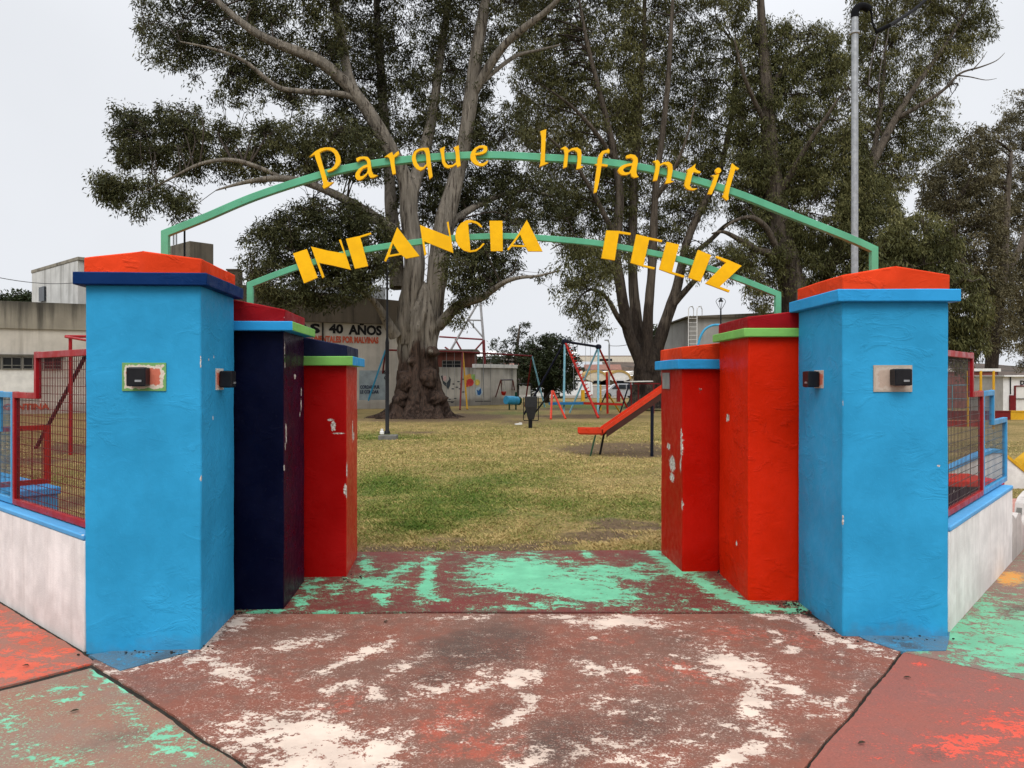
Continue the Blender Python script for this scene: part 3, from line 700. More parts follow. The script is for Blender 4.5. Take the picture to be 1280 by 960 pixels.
def zz(ox, oy, s, *loops):
    return [[(ox+x/s, oy+y/s) for x, y in lp] for lp in loops]
A_ = lambda *l: zz(380,150,10.667,*l)
B_ = lambda *l: zz(500,150,10.667,*l)
C_ = lambda *l: zz(660,150,10.667,*l)
D_ = lambda *l: zz(760,165,10.667,*l)
E_ = lambda *l: zz(820,180,10.667,*l)
F_ = lambda *l: zz(355,265,8,*l)
G_ = lambda *l: zz(520,245,8,*l)
H_ = lambda *l: zz(745,265,6.4,*l)
UPPER = [
 [A_([(70,490),(150,415),(215,380),(280,365),(340,362),(400,375),(445,415),(475,470),(488,545),(468,600),(430,645),(380,675),(320,692),(303,675),(360,650),(402,610),(422,560),(422,500),(400,440),(355,405),(300,395),(245,410),(207,432),(217,490),(247,600),(290,740),(312,820),(350,832),(395,825),(330,880),(262,915),(245,885),(255,860),(240,780),(205,660),(160,530),(140,460),(100,475)])],
 [A_([(695,510),(740,490),(800,485),(850,492),(882,530),(890,590),(900,670),(925,725),(985,735),(930,765),(885,770),(864,738),(855,705),(830,740),(780,785),(735,805),(700,790),(680,750),(690,705),(730,650),(790,612),(845,590),(835,540),(800,515),(755,522),(712,555),(700,545)], [(846,625),(790,645),(755,682),(737,720),(752,752),(790,742),(833,708),(848,670)])],
 [A_([(1070,495),(1130,450),(1175,425),(1192,470),(1225,435),(1260,410),(1270,450),(1240,480),(1207,497),(1205,560),(1215,640),(1225,712),(1180,725),(1165,650),(1150,560),(1135,505),(1105,487)])],
 [B_([(160,480),(190,420),(240,385),(310,370),(380,370),(395,420),(405,520),(420,640),(435,750),(390,785),(375,700),(362,607),(320,650),(270,675),(220,650),(180,600),(158,530)], [(215,440),(260,407),(318,402),(342,440),(350,520),(353,583),(310,628),(262,622),(227,570),(207,500)])],
 [B_([(530,385),(600,350),(590,400),(590,480),(605,560),(640,600),(700,600),(745,565),(745,480),(735,410),(715,365),(785,335),(790,420),(800,520),(810,605),(765,628),(752,592),(700,622),(640,642),(590,622),(560,562),(550,470)])],
 [B_([(938,470),(955,420),(1000,370),(1060,340),(1120,335),(1160,350),(1168,390),(1150,425),(1110,450),(1050,462),(1005,467),(1020,530),(1060,572),(1110,575),(1150,552),(1180,535),(1162,577),(1110,612),(1060,612),(1000,590),(955,550),(938,510)], [(1002,438),(1022,392),(1060,367),(1108,367),(1118,390),(1098,418),(1050,434)])],
 [C_([(165,150),(245,120),(240,200),(232,330),(228,460),(225,562),(275,570),(210,600),(150,620),(165,580),(172,480),(178,350),(180,220)])],
 [C_([(435,380),(495,350),(535,380),(540,402),(590,372),(660,365),(705,395),(715,450),(710,530),(705,612),(740,620),(690,645),(645,655),(655,600),(665,500),(658,432),(622,402),(578,404),(538,432),(530,520),(520,622),(470,640),(478,560),(490,460),(480,392)])],
 [C_([(890,590),(928,582),(930,520),(950,460),(990,412),(1050,397),(1070,380),(1090,400),(1085,440),(1040,432),(1007,452),(992,510),(985,582),(1065,595),(1060,620),(980,614),(965,720),(940,860),(917,958),(880,972),(890,850),(910,700),(922,612)])],
 [D_([(240,315),(300,295),(360,305),(395,345),(400,400),(385,470),(380,540),(393,580),(412,597),(350,610),(315,590),(303,548),(250,572),(190,572),(150,550),(130,510),(155,470),(200,440),(270,420),(330,415),(338,370),(308,342),(250,350)], [(318,445),(255,457),(212,482),(200,510),(227,537),(278,537),(302,508),(314,480)])],
 [D_([(600,390),(660,370),(690,400),(695,427),(740,402),(810,395),(855,430),(865,500),(850,580),(840,652),(880,657),(820,680),(765,685),(785,630),(800,550),(803,480),(787,442),(745,427),(692,452),(680,540),(655,645),(605,650),(620,570),(640,470),(635,412)])],
 [E_([(415,340),(470,310),(531,262),(520,312),(545,345),(600,370),(585,390),(510,372),(490,387),(480,430),(465,500),(450,552),(480,590),(555,590),(510,615),(450,612),(405,590),(380,550),(395,480),(415,410),(425,362)])],
 [E_([(735,420),(845,400),(825,460),(800,540),(770,610),(745,670),(695,665),(715,610),(745,540),(770,470),(775,437)]), E_([(832+38*math.cos(k*math.pi/6), 352+38*math.sin(k*math.pi/6)) for k in range(12)])],
 [E_([(1020,255),(1060,295),(1110,325),(1090,345),(1057,332),(1040,400),(1010,500),(985,590),(965,690),(970,740),(940,750),(890,700),(905,670),(930,580),(960,480),(990,380),(1010,300)])],
]
LOWER = [
 [F_([(90,415),(225,370),(335,655),(200,712)])],
 [F_([(270,345),(432,385),(600,413),(549,280),(566,272),(667,577),(500,537),(350,507),(402,645),(383,662)])],
 [F_([(618,268),(755,240),(866,204),(872,221),(762,254),(840,540),(708,568)])],
 [F_([(1132,152),(1356,440),(1220,466),(1172,427),(1044,449),(1017,496),(1002,488),(1085,272)], [(1088,312),(1153,412),(1054,430)])],
 [G_([(38,288),(335,405),(307,262),(325,254),(374,570),(82,452),(104,580),(84,596)])],
 [G_([(665,310),(640,277),(600,252),(540,237),(500,243),(450,270),(410,320),(392,390),(400,450),(430,505),(480,545),(540,562),(600,552),(650,517),(687,477),(670,470),(635,513),(590,537),(545,543),(537,450),(527,350),(522,270),(560,262),(608,277),(648,312)])],
 [G_([(735,247),(865,247),(868,550),(748,550)])],
 [G_([(1108,238),(1266,553),(1122,553),(1098,510),(958,504),(927,542),(911,532),(1020,385)], [(1042,385),(1088,493),(970,488)])],
 [H_([(85,147),(185,151),(279,167),(276,183),(183,171),(150,386),(45,369)])],
 [H_([(325,178),(430,203),(531,224),(527,240),(426,220),(381,423),(471,443),(466,458),(371,434),(278,406)])],
 [H_([(568,238),(665,260),(610,478),(711,510),(701,524),(600,492),(508,458)])],
 [H_([(820,303),(922,345),(838,557),(742,525)])],
 [H_([(966,350),(1068,387),(1166,430),(992,596),(1071,626),(1065,642),(960,602),(878,571),(1043,404),(961,364)])],
]
up_px = [(207,292),(256,272.5),(319,246),(397,220.5),(444,209),(500,201),(560,196),(619,194.5),(681,197.5),(740,201.5),(800,209.5),(856,222),(919,241.5),(981,266),(1059,297),(1092,312)]
lo_px = [(313,356),(340,345.5),(372,334),(420,320.5),(465,311),(520,303),(555,299),(590,296.5),(632,295.5),(672,297.5),(740,303.5),(777,309.5),(820,317.5),(855,326),(890,337),(927,350),(972,368)]
arch('sign_arch', 'upper mint green arch lettered Parque Infantil in slim yellow letters', UP_A, UP_B, up_px, (2.25, 2.20), UPPER, .046)
arch('sign_arch', 'lower mint green arch lettered INFANCIA FELIZ in bold yellow letters', LO_A, LO_B, lo_px, (2.02, 1.98), LOWER, .044)

# ================================================================== LOW WALLS AND STEPPED FENCES
def low_wall(p0, d, length, h, label, back):
    t = empty('boundary_wall', p0+d*length/2, label, 'low wall')
    ang = math.atan2(d.y, d.x)
    def blk(name, x0, x1, y0, y1, z0, z1, m, amp=.004):
        o = rough_part(name, [(x0,z0),(x1,z0),(x1,z1),(x0,z1)], y0, y1, [m], t, .08, amp, p0.x, .008)
        return o
    t.rotation_euler = (0,0,ang)
    th = .17*back
    y0, y1 = min(0, th), max(0, th)
    blk('wall_body', -length/2, length/2, y0, y1, -.03, h-.035, M['lowwall'])
    blk('coping', -length/2-.0, length/2, y0-.006, y1+.006, h-.035, h, M['ledge_bl'], .002)
    return t
HWL, HWR = .68, .665
low_wall(wl0, wld, 4.2, HWL, 'white low wall with blue coping beside the navy-ledged blue pillar', -1)
low_wall(wr0, wrd, 2.50, HWR, 'white low wall with blue coping beside the light-blue-ledged pillar', 1)
def fence(p0, d, inw, outline, z0, posts, m, mw, label, step=(.030,.053)):
    """one welded-mesh panel in a stepped square-tube frame; outline [(s, ztop) ...] as steps"""
    org = p0+d*outline[0][0]+inw*.085; org.z = z0
    t = empty('fence_panel', org, label, 'fence panel', 'stepped mesh fence panels on the low walls')
    def W(s, z): return p0+inw*.085+d*s+Vector((0,0,z))-org
    w = .042; mb = MB()
    s0 = outline[0][0]; s1 = outline[-1][1]
    rail = lambda a, b: mb.bar(a, b, .038, w)
    mb2 = mb
    e = d*(w/2)
    rail(W(s0, z0), W(s1, z0))
    ups = Vector((0,0,w/2+.001))
    prev = None
    for (a, b, z) in outline:
        rail(W(a, z)+(0*e), W(b, z))
    for (s, za, zb) in posts:
        mb.bar(W(s, za), W(s, zb), w*.98, .036, up=Vector((d.y, -d.x, 0)))
    mb.build('frame', m, t, bevel=.003)
    mb = MB()
    for (a, b, z) in outline:
        s = a
        while s < b:
            mb.bar(W(s+.01, z0+.01), W(s+.01, z-.005), .0036); s += step[0]
    zz_ = z0+.05; zmax = max(q[2] for q in outline)
    off = inw*.003
    while zz_ < zmax-.02:
        for (a, b, z) in outline:
            if zz_ < z: mb.bar(W(a, zz_)+off, W(b, zz_)+off, .0036)
        zz_ += step[1]
    mb.build('wire_mesh', mw, t)
    return t
inl = Vector((-wld.y, wld.x, 0)); inl = inl if inl.dot(Vector((.3,1,0))) > 0 else -inl
inr = Vector((-wrd.y, wrd.x, 0)); inr = inr if inr.dot(Vector((-.3,1,0))) > 0 else -inr
def sf(px, p0, d, inw):
    q = p0+inw*.085; k = (px-CX)/FPX; return (k*q.y-q.x)/(d.x-k*d.y)
SL = lambda px: sf(px, wl0, wld, inl)
SR = lambda px: sf(px, wr0, wrd, inr)
a_, b_, c_ = SL(47), SL(20), SL(0)
fence(wl0, wld, inl, [(.02,a_,1.765),(a_,b_,1.485)], .71, [(a_,1.465,1.79),(b_,.69,1.51),(.02,.69,1.78)], M['fence_red'], M['wire_red'], 'red stepped mesh fence panel standing by the navy-ledged blue pillar')
fence(wl0, wld, inl, [(b_+.046,c_,1.485),(c_,c_+1.0,1.22)], .71, [(c_,1.20,1.51),(c_+1.0,.69,1.24),(b_+.046,.69,1.50)], M['fence_blue'], M['wire_blue'], 'light blue stepped mesh fence panel beyond the red one by the blue bench')
a_, b_, c_, d_ = SR(1213.5), SR(1226), SR(1240), SR(1256)
fence(wr0, wrd, inr, [(.02,a_,1.775),(a_,b_,1.485)], .70, [(a_,1.465,1.80),(b_,.68,1.51),(.02,.68,1.79)], M['fence_red'], M['wire'], 'red stepped mesh fence panel behind the light-blue-ledged pillar', (.046,.058))
fence(wr0, wrd, inr, [(b_+.046,c_,1.485),(c_,d_,1.235)], .70, [(c_,1.215,1.51),(d_,.68,1.255),(b_+.046,.68,1.50)], M['fence_blue'], M['wire_blue'], 'light blue stepped mesh fence panel at the end of the wall by the brick ramp', (.056,.056))
# ================================================================== TREES
def bark_mat(name, pale, brown, dark, zb=3.0, k=.5):
    t = NT(name); o = t.obj
    st = t.noise(t.map(o, (3.0,3.0,.35)), 1.5, 7, .65, .6)
    pl = t.noise(t.map(o, (1.2,1.2,.30)), 1.1, 5, .6, .5)
    fine = t.noise(t.map(o, (6,6,1.0)), 3.0, 6, .7)
    c = t.mix(t.rng(st, .35, .65), tuple(x*.55 for x in pale), pale)
    z = t.sep(o)[2]
    zf = t.m('ADD', t.rng(z, zb*.35, zb*1.6, .34, -.12), pl)
    c = t.mix(t.rng(zf, .52, .66, 0, .9), c, t.mix(t.rng(fine, .35, .65), dark, brown))
    c = t.mix(t.rng(fine, .60, .74, 0, .7), c, dark)
    cr = t.noise(t.map(o, (7,7,.45)), 1.3, 5, .6)
    c = t.mix(t.rng(cr, .54, .66, 0, .85), c, dark)
    kn = t.noise(o, 1.6, 6, .65, 1.2)
    c = t.mix(t.m('MULTIPLY', t.rng(kn, .50, .60), t.rng(z, zb*.2, zb*.9, .9, 0)), c, dark)
    return t.fin(c, .9, t.bump(t.m('ADD', st, t.m('ADD', fine, cr)), 1.0, .10), .15)
M['bark1'] = bark_mat('gum_bark', (.28,.245,.20), (.085,.046,.032), (.020,.012,.009), 3.1)
M['bark2'] = bark_mat('stringy_bark', (.145,.118,.092), (.070,.052,.040), (.020,.015,.013), 6.0)
M['twig'] = simple('twig_bark', (.045,.034,.026), .9, .4, 6, .4)
def leaf_mat(name, a, b, c3):
    t = NT(name); k = t.attr('tint')
    c = t.mix(t.rng(k, 0, .5, smooth=False), a, b); c = t.mix(t.rng(k, .5, 1, smooth=False), c, c3)
    return t.fin(c, .6, None, .10)
M['leaf1'] = leaf_mat('gum_leaves', (.016,.020,.008), (.048,.050,.019), (.122,.115,.048))
M['leaf2'] = leaf_mat('olive_gum_leaves', (.027,.031,.011), (.082,.082,.029), (.190,.172,.070))
M['leaf3'] = leaf_mat('brownish_gum_leaves', (.040,.037,.018), (.092,.080,.042), (.17,.145,.082))
M['leaf_pine'] = leaf_mat('pine_needles', (.020,.026,.016), (.035,.043,.026), (.055,.062,.040))
M['leaf_round'] = leaf_mat('dense_dark_leaves', (.018,.026,.012), (.032,.042,.018), (.055,.066,.03))

class Wood:
    """trunk and limbs of one tree: rings displaced by bark ridges"""
    def __init__(s): s.v = []; s.f = []; s.pts = []; s.rad = []
    def limb(s, pts, rad, n=10, ridge=.06, seed=0.0, step=.5):
        P_ = smooth_path([Vector(p) for p in pts], 5); 
        rr = []
        for i in range(len(pts)-1):
            for k in range(5): rr.append(rad[i]+(rad[i+1]-rad[i])*k/5)
        rr.append(rad[-1])
        ref = Vector((1,0,0)); b0 = len(s.v); N = len(P_)
        for i, p in enumerate(P_):
            d = (P_[min(i+1,N-1)]-P_[max(i-1,0)]).normalized()
            x = ref-d*ref.dot(d)
            if x.length < .05: x = Vector((0,1,0))-d*d.y
            x.normalize(); y = d.cross(x)
            for k in range(n):
                a = 2*math.pi*k/n
                q = Vector((math.cos(a)*1.6+seed, math.sin(a)*1.6, (p.z+p.x*.4)*.28))
                q2 = Vector((math.cos(a)*4+seed, math.sin(a)*4, (p.z+p.x*.4)*.5))
                q3 = Vector((math.cos(a)*9+seed, math.sin(a)*9, (p.z+p.x*.4)*.9)); r = rr[i]*(1+ridge*2.2*mnoise.noise(q)+ridge*1.7*(.5-abs(mnoise.noise(q2))*2)+ridge*.9*(.4-abs(mnoise.noise(q3))*2)*(1 if n > 20 else 0))
                s.v.append(p+(x*math.cos(a)+y*math.sin(a))*r)
            s.pts.append(p); s.rad.append(rr[i])
        for i in range(N-1):
            for k in range(n): s.f.append((b0+i*n+k, b0+i*n+(k+1) % n, b0+(i+1)*n+(k+1) % n, b0+(i+1)*n+k))
        s.f.append(tuple(b0+(N-1)*n+k for k in range(n)))
    def px(s, Y, path, n=10, ridge=.06, seed=0.0, k=1.0):
        """path of (px, py, depth offset, radius in px)"""
        s.limb([P(a, b, Y+dy) for a, b, dy, r in path], [r*(Y+dy)/FPX*k for a, b, dy, r in path], n, ridge, seed)
def in_poly(px, py, poly):
    ins = np.zeros(px.shape, bool); n = len(poly)
    for i in range(n):
        x0, y0 = poly[i]; x1, y1 = poly[(i+1) % n]
        if y0 == y1: continue
        c = ((y0 > py) != (y1 > py)) & (px < (x1-x0)*(py-y0)/(y1-y0)+x0); ins ^= c
    return ins
def crown_points(regions, Y0, cell):
    """cluster centres spread through the crown's volume; regions: (outline, density, depth centre, depth half-width)"""
    out = []
    for (poly, dens, dc, dh) in regions:
        a = np.array(poly, float); x0, y0 = a.min(0); x1, y1 = a.max(0)
        n = int((x1-x0)*(y1-y0)*dens/cell)
        px = x0+rng.random(n)*(x1-x0); py = y0+rng.random(n)*(y1-y0)
        jx = px+rng.normal(0, 5, n); jy = py+rng.normal(0, 5, n)
        k = in_poly(jx, jy, poly); px = px[k]; py = py[k]
        d = dc+dh*(rng.random(len(px))*2-1)*np.sqrt(rng.random(len(px)))
        for a, b, c in zip(px, py, d):
            p = P(a, b, Y0+c)
            q = p*.55
            v = mnoise.noise(q)+.55*mnoise.noise(q*2.3)
            if v > -.36-.16*rng.random(): out.append(p)
    return out
def leaves(centres, per, rad, L, Wd, droop, flat=.8, seed=0):
    n = len(centres); C = np.array([tuple(c) for c in centres])
    tint_c = np.array([.5+.36*mnoise.noise(Vector(c)*.22)+.22*mnoise.noise(Vector(c)*.9) for c in centres])
    cnt = np.maximum(4, rng.poisson(per, n)); idx = np.repeat(np.arange(n), cnt); m = len(idx)
    rr = rad*(.55+.9*rng.random(n))[idx]
    o = rng.normal(0, 1, (m, 3)); o /= np.linalg.norm(o, axis=1)[:, None]; o *= (rng.random(m)**.45)[:, None]
    o[:, 2] *= flat
    c = C[idx]+o*rr[:, None]
    d = rng.normal(0, 1, (m, 3)); d[:, 2] -= droop; d += o*.7; d /= np.linalg.norm(d, axis=1)[:, None]
    w = np.cross(d, rng.normal(0, 1, (m, 3))); w /= np.linalg.norm(w, axis=1)[:, None]+1e-9
    l = (L*(.6+.8*rng.random(m)))[:, None]; ww = (Wd*(.6+.8*rng.random(m)))[:, None]
    v0 = c; v2 = c+d*l; mid = c+d*l*.45; v1 = mid+w*ww; v3 = mid-w*ww
    V = np.stack([v0, v1, v2, v3], 1).reshape(-1, 3); F = np.arange(m*4).reshape(-1, 4)
    tint = np.clip(tint_c[idx]+rng.normal(0, .14, m)+.10*o[:, 2], 0, 1)  # tops of clumps lighter: light from above put into the tint
    return V, F, tint
def tree(name, label, group, Y0, base, wood, regions, bark, leaf, per, rad, L, Wd, droop, cell=70, hubs=90, extra=None, flat=.8, twig_r=.05):
    t = empty(name, base, label, 'tree', group)
    cs = crown_points(regions, Y0, cell)
    if extra: cs += extra
    # boughs: a few centres hang on the limbs, the rest hang on those
    LP = np.array([tuple(p) for p in wood.pts]); LR = np.array(wood.rad)
    hi = list(range(len(cs))); random.shuffle(hi); hub = [cs[i] for i in hi[:hubs]]
    tw = MB(); HP = []
    for h in hub:
        v = LP-np.array(tuple(h)); d = np.sqrt((v[:,0]**2+v[:,1]**2+v[:,2]**2)); pen = d+np.maximum(0, v[:,2])*1.2+(LR > .5)*1.0
        j = int(np.argmin(pen)); a = Vector(LP[j]); L_ = (h-a).length
        if L_ < .2: HP.append((h, h)); continue
        mid = a.lerp(h, .45)+Vector((rng.normal()*.10*L_, rng.normal()*.10*L_, .10*L_+abs(rng.normal())*.08*L_))
        pth = smooth_path([a, mid, h], 4); r0 = min(LR[j]*.6, twig_r*(.6+.16*L_))
        wood.v_off = 0
        tw.tube(pth, [r0+(.012-r0)*(k/(len(pth)-1)) for k in range(len(pth))], 5, cap=False)
        for k, q in enumerate(pth):
            if k > 1: HP.append((q, h))
    hp = np.array([tuple(q[0]) for q in HP])
    for c in cs:
        v = hp-np.array(tuple(c)); d = (v**2).sum(1)+np.maximum(0, v[:,2])*1.0; j = int(np.argmin(d)); a = Vector(hp[j]); L_ = (c-a).length
        if L_ < .15 or L_ > 2.2: continue
        mid = a.lerp(c, .5)+Vector((rng.normal()*.12*L_, rng.normal()*.12*L_, abs(rng.normal())*.12*L_))
        tw.tube([a, mid, c], [.018, .012, .006], 3, cap=False)
    me = bpy.data.meshes.new('trunk'); off = Vector(base)
    me.from_pydata([tuple(Vector(v)-off) for v in wood.v], [], wood.f)
    bm = bmesh.new(); bm.from_mesh(me); bmesh.ops.recalc_face_normals(bm, faces=bm.faces); bm.to_mesh(me); bm.free()
    link('trunk', me, bark, t, True)
    if tw.v:
        V = np.array(tw.v)-np.array(tuple(off)); me = bpy.data.meshes.new('boughs'); me.from_pydata(V.tolist(), [], tw.f)
        link('boughs', me, M['twig'], t, True)
    V, F, ti = leaves(cs, per, rad, L, Wd, droop, flat)
    me = np_mesh('crown', V-np.array(tuple(off)), F, {'tint': ti}); link('crown', me, leaf, t)
    return t

GT = 'tall eucalyptus trees in the park'
# ---- the big two-stemmed gum with the massive foot
Y1 = 36.0; w = Wood()
w.px(Y1, [(522,530,0,52),(522,521,0,42),(522,513,0,36),(522,502,0,32),(522,486,0,28),(521,468,0,25),(521,450,0,23.5),(521,430,0,23.5),(521,410,0,25),(523,392,0,22),(526,376,0,14),(527,362,0,10),(527,352,0,4)], 84, .13, 1.0)
w.px(Y1, [(512,430,-.2,12),(510,405,-.2,15),(511,385,-.2,14.5),(515,360,-.2,13),(518,330,-.2,12),(515,300,-.2,11.5),(511,270,-.2,11),(510,240,-.2,10.5),(504,218,-.3,8.5),(490,190,-.6,8.5),(472,158,-1,8),(452,128,-1.4,7.5),(428,100,-1.8,7),(395,74,-2.2,7),(350,56,-2.6,6),(318,40,-3,5),(290,18,-3.2,4),(262,-8,-3.4,3),(225,-40,-3.6,1.5)], 40, .06, 2.0)
w.px(Y1, [(533,430,.2,12),(537,405,.2,14.5),(540,385,.2,14),(544,360,.2,12.5),(548,330,.2,12.5),(552,300,.2,12.5),(558,268,.2,12),(567,235,.3,10),(576,200,.4,9),(583,160,.5,8.5),(589,120,.6,8),(594,80,.6,7.5),(600,40,.7,7),(607,0,.8,6),(618,-50,1,6),(625,-110,1,4),(630,-170,1,1)], 40, .06, 3.0)
w.px(Y1, [(511,262,0,8),(512,245,0,10),(520,222,.3,8),(528,195,.8,8),(536,165,1.2,7),(543,130,1.6,6),(548,90,2,5.5),(553,50,2.3,5),(560,10,2.6,4),(570,-60,3,2)], 10, .06, 4.0)
w.px(Y1, [(497,360,.6,10),(496,330,.8,9),(494,300,1,8.5),(490,270,1.3,8),(488,235,1.8,7),(486,200,2.3,6.5),(480,150,2.8,6),(476,90,3.2,5.5),(472,30,3.6,4.5),(468,-50,4,2)], 10, .07, 5.0)
w.px(Y1, [(505,305,-.3,8),(488,287,-.8,7),(468,271,-1.4,6.5),(440,254,-2,6),(408,238,-2.6,5),(375,226,-3.2,4.5),(345,223,-3.7,4),(315,226,-4.1,3),(290,232,-4.4,1.8),(270,238,-4.6,.8)], 9, .06, 6.0)
w.px(Y1, [(352,223,-3.5,3.2),(325,210,-4,3),(290,200,-4.4,2.6),(250,205,-4.8,2),(210,225,-5,1.4),(180,240,-5,.6)], 7, .05, 7.0)
w.px(Y1, [(500,296,0,7),(488,284,-.8,6),(470,276,-1.4,5.5),(448,274,-2,4.8),(430,273,-2.4,4.2)], 8, .06, 7.5)
w.px(Y1, [(455,132,-1.4,6),(438,120,-1.6,4.5),(410,116,-2,4),(378,114,-2.4,3.6),(350,110,-2.8,3.2),(330,96,-3.2,2.8),(305,76,-3.6,2.2),(270,62,-4,1.6),(225,52,-4.2,.8)], 7, .05, 8.0)
w.px(Y1, [(445,118,-1.3,7),(436,95,-1,6),(430,65,-.6,6),(425,35,-.3,5.5),(418,5,0,5),(405,-40,.3,3.5),(390,-90,.5,1.5)], 9, .05, 9.0)
w.px(Y1, [(590,120,.6,6),(612,82,.2,5.5),(632,55,-.2,5),(655,35,-.6,4.5),(685,12,-1,3.5),(715,-20,-1.4,2)], 8, .05, 10.0)
w.px(Y1, [(593,112,.6,4),(615,92,1,3),(645,70,1.6,2.4),(675,62,2.2,1.6),(700,56,2.6,.8)], 6, .05, 11.0)
w.px(Y1, [(548,408,0,8),(558,397,-.3,7.5),(570,384,-.8,6.5),(585,377,-1.4,5.5),(602,372,-2,4.8),(618,361,-2.4,4),(632,352,-2.8,3.2),(650,347,-3.2,2.4),(672,345,-3.6,1.6),(700,338,-4,.8)], 9, .06, 12.0)
w.px(Y1, [(494,420,-.6,8),(484,402,-1,6),(474,385,-1.4,4.5),(462,372,-1.8,3.6),(445,362,-2.2,2.6),(420,357,-2.6,1.6),(395,360,-3,.8)], 8, .06, 13.0)
w.px(Y1, [(556,285,.2,6),(575,270,.8,5),(600,255,1.4,4),(630,243,2,3),(660,238,2.4,2),(690,245,2.8,1)], 7, .05, 14.0)
for a, (dx, dy) in enumerate([(-2.1,-.5),(-1.5,-1.3),(1.2,-1.4),(2.0,-.9),(2.2,.3),(-2.2,.6),(.2,-1.6)]):
    b = GX(518, Y1); w.limb([b+Vector((dx*.30, dy*.30, .62)), b+Vector((dx*.52, dy*.52, .20)), b+Vector((dx*.75, dy*.75, .05)), b+Vector((dx*1.08, dy*1.08, -.06))], [.34,.27,.15,.05], 12, .16, 20.0+a)
for (a, b, r_) in ((509,478,.52),(534,474,.46),(500,500,.40),(545,498,.42),(516,452,.30),(524,505,.5),(540,440,.26)):     # burls on the foot
    c = P(a, b, Y1-.95); w.limb([c+Vector((0,.55,0)), c+Vector((.02,.2,.03)), c, c+Vector((-.02,-.16,0)), c+Vector((0,-.24,-.02))], [r_*.9,r_*1.02,r_*.86,r_*.5,r_*.10], 16, .16, a)
T1 = [
 ([(172,-60),(172,52),(200,82),(240,84),(250,116),(300,133),(340,120),(370,136),(405,118),(430,60),(430,-60)], .66, -1.0, 1.8),
 ([(140,138),(225,130),(262,154),(300,156),(370,152),(430,142),(480,190),(470,225),(400,226),(340,214),(262,224),(215,212),(140,202)], 1.0, -2.2, 1.8),
 ([(115,225),(160,214),(215,232),(240,240),(227,283),(200,250),(170,275),(120,245)], .9, -4.6, 1.2),
 ([(410,246),(345,272),(302,300),(306,342),(330,372),(352,388),(392,388),(432,374),(470,362),(492,330),(482,272),(450,256)], 1.2, -2.2, 1.8),
 ([(430,-60),(405,115),(450,200),(560,210),(610,190),(608,150),(612,110),(640,30),(700,-10),(710,-60)], .80, 2.6, 3.2),
 ([(480,205),(500,260),(560,290),(640,288),(690,283),(708,255),(670,215),(610,205)], 1.1, 2.6, 2.4),
 ([(600,150),(640,120),(660,165),(665,230),(620,230)], .55, 2.0, 2.0),
 ([(548,290),(556,352),(580,378),(605,372),(640,338),(655,310),(630,290)], 1.05, -1.6, 1.5),
 ([(672,330),(712,325),(722,352),(700,372),(682,352)], .7, -3.4, 1.0),
 ([(640,285),(700,285),(690,310),(655,300)], .5, 1, 1.5),
 ([(565,372),(578,372),(584,405),(560,418)], .8, -1.2, .8),
 ([(172,-60),(720,-60),(690,-200),(560,-290),(380,-270),(240,-190)], .40, -.5, 5.0),
]
tree('eucalyptus_tree', 'huge two-stemmed eucalyptus with flared burled foot behind the black lamp post', GT, Y1, GX(518, Y1), w, T1, M['bark1'], M['leaf1'], 56, .40, .18, .025, 1.1, 28, 220)

# ---- the many-stemmed gum right of the opening
Y2 = 46.0; w = Wood()
w.px(Y2, [(810,510,0,25),(810,502,0,19.5),(810,490,0,16.5),(810,475,0,15.5),(810,460,0,14.5),(810,445,0,12),(810,430,0,8),(810,415,0,3)], 64, .13, 31.0)
ST2 = [
 [(806,474,-.2,13),(799,448,-.3,12),(787,420,-.4,11),(780,385,-.5,10),(774,350,-.6,9.5),(770,318,-.7,9),(772,285,-.7,8.5),(774,240,-.8,7.5),(768,195,-1,6.5),(758,150,-1.3,5.5),(745,100,-1.6,4.5),(733,50,-2,3.5),(722,-10,-2.4,2)],
 [(804,465,.3,12),(800,440,.4,11),(796,405,.5,10),(792,365,.6,9),(790,320,.7,8.5),(791,270,.8,8),(793,215,.9,7.5),(797,160,1,6.5),(801,105,1.1,5.5),(805,50,1.2,4.5),(806,-10,1.3,3.5),(808,-90,1.4,1.5)],
 [(808,462,-.4,11),(809,435,-.5,10),(810,400,-.6,9),(813,360,-.7,8),(816,315,-.8,7.5),(818,265,-.9,7),(822,215,-1,6.5),(829,160,-1.1,5.5),(835,105,-1.2,5),(838,50,-1.3,4),(842,-20,-1.4,2.5)],
 [(812,474,.2,13),(819,446,.2,12),(829,412,.2,11),(838,385,.2,10),(845,362,.2,9),(851,335,.3,8),(858,305,.5,7.5),(870,275,.8,6.5),(885,245,1.2,6),(900,212,1.6,5),(910,170,2,4.5),(918,120,2.3,3.5),(922,60,2.6,2.5)],
 [(786,415,-.4,6),(772,396,-1,5),(758,372,-1.6,3.6),(742,362,-2.2,2.6),(728,368,-2.6,1.6),(720,380,-3,.8)],
 [(773,345,-.6,6),(758,328,-1.2,4.5),(742,316,-1.8,3.6),(722,306,-2.4,2.6),(702,305,-3,1.6),(688,312,-3.3,.7)],
 [(772,300,-.7,6),(755,268,-1.3,5),(738,235,-2,4),(718,205,-2.6,3),(695,180,-3.2,2),(672,160,-3.6,.8)],
 [(768,200,-1,5),(748,170,-1.6,4),(722,140,-2.2,3),(698,120,-2.8,2),(675,105,-3.2,.8)],
 [(838,385,.2,6),(858,362,-.3,5),(880,340,-.8,4),(905,328,-1.3,3),(930,322,-1.7,2),(950,322,-2,1)],
 [(850,338,.3,5),(866,318,1,4.5),(888,300,1.6,4),(910,280,2,3.5),(935,272,2.4,2.4),(955,280,2.6,1.2)],
 [(818,250,-.9,5),(835,225,-1.6,4),(850,195,-2.2,3),(862,160,-2.6,2),(870,120,-2.9,1)],
]
for i, s_ in enumerate(ST2): w.px(Y2, s_, 14, .09, 40.0+i, .66)
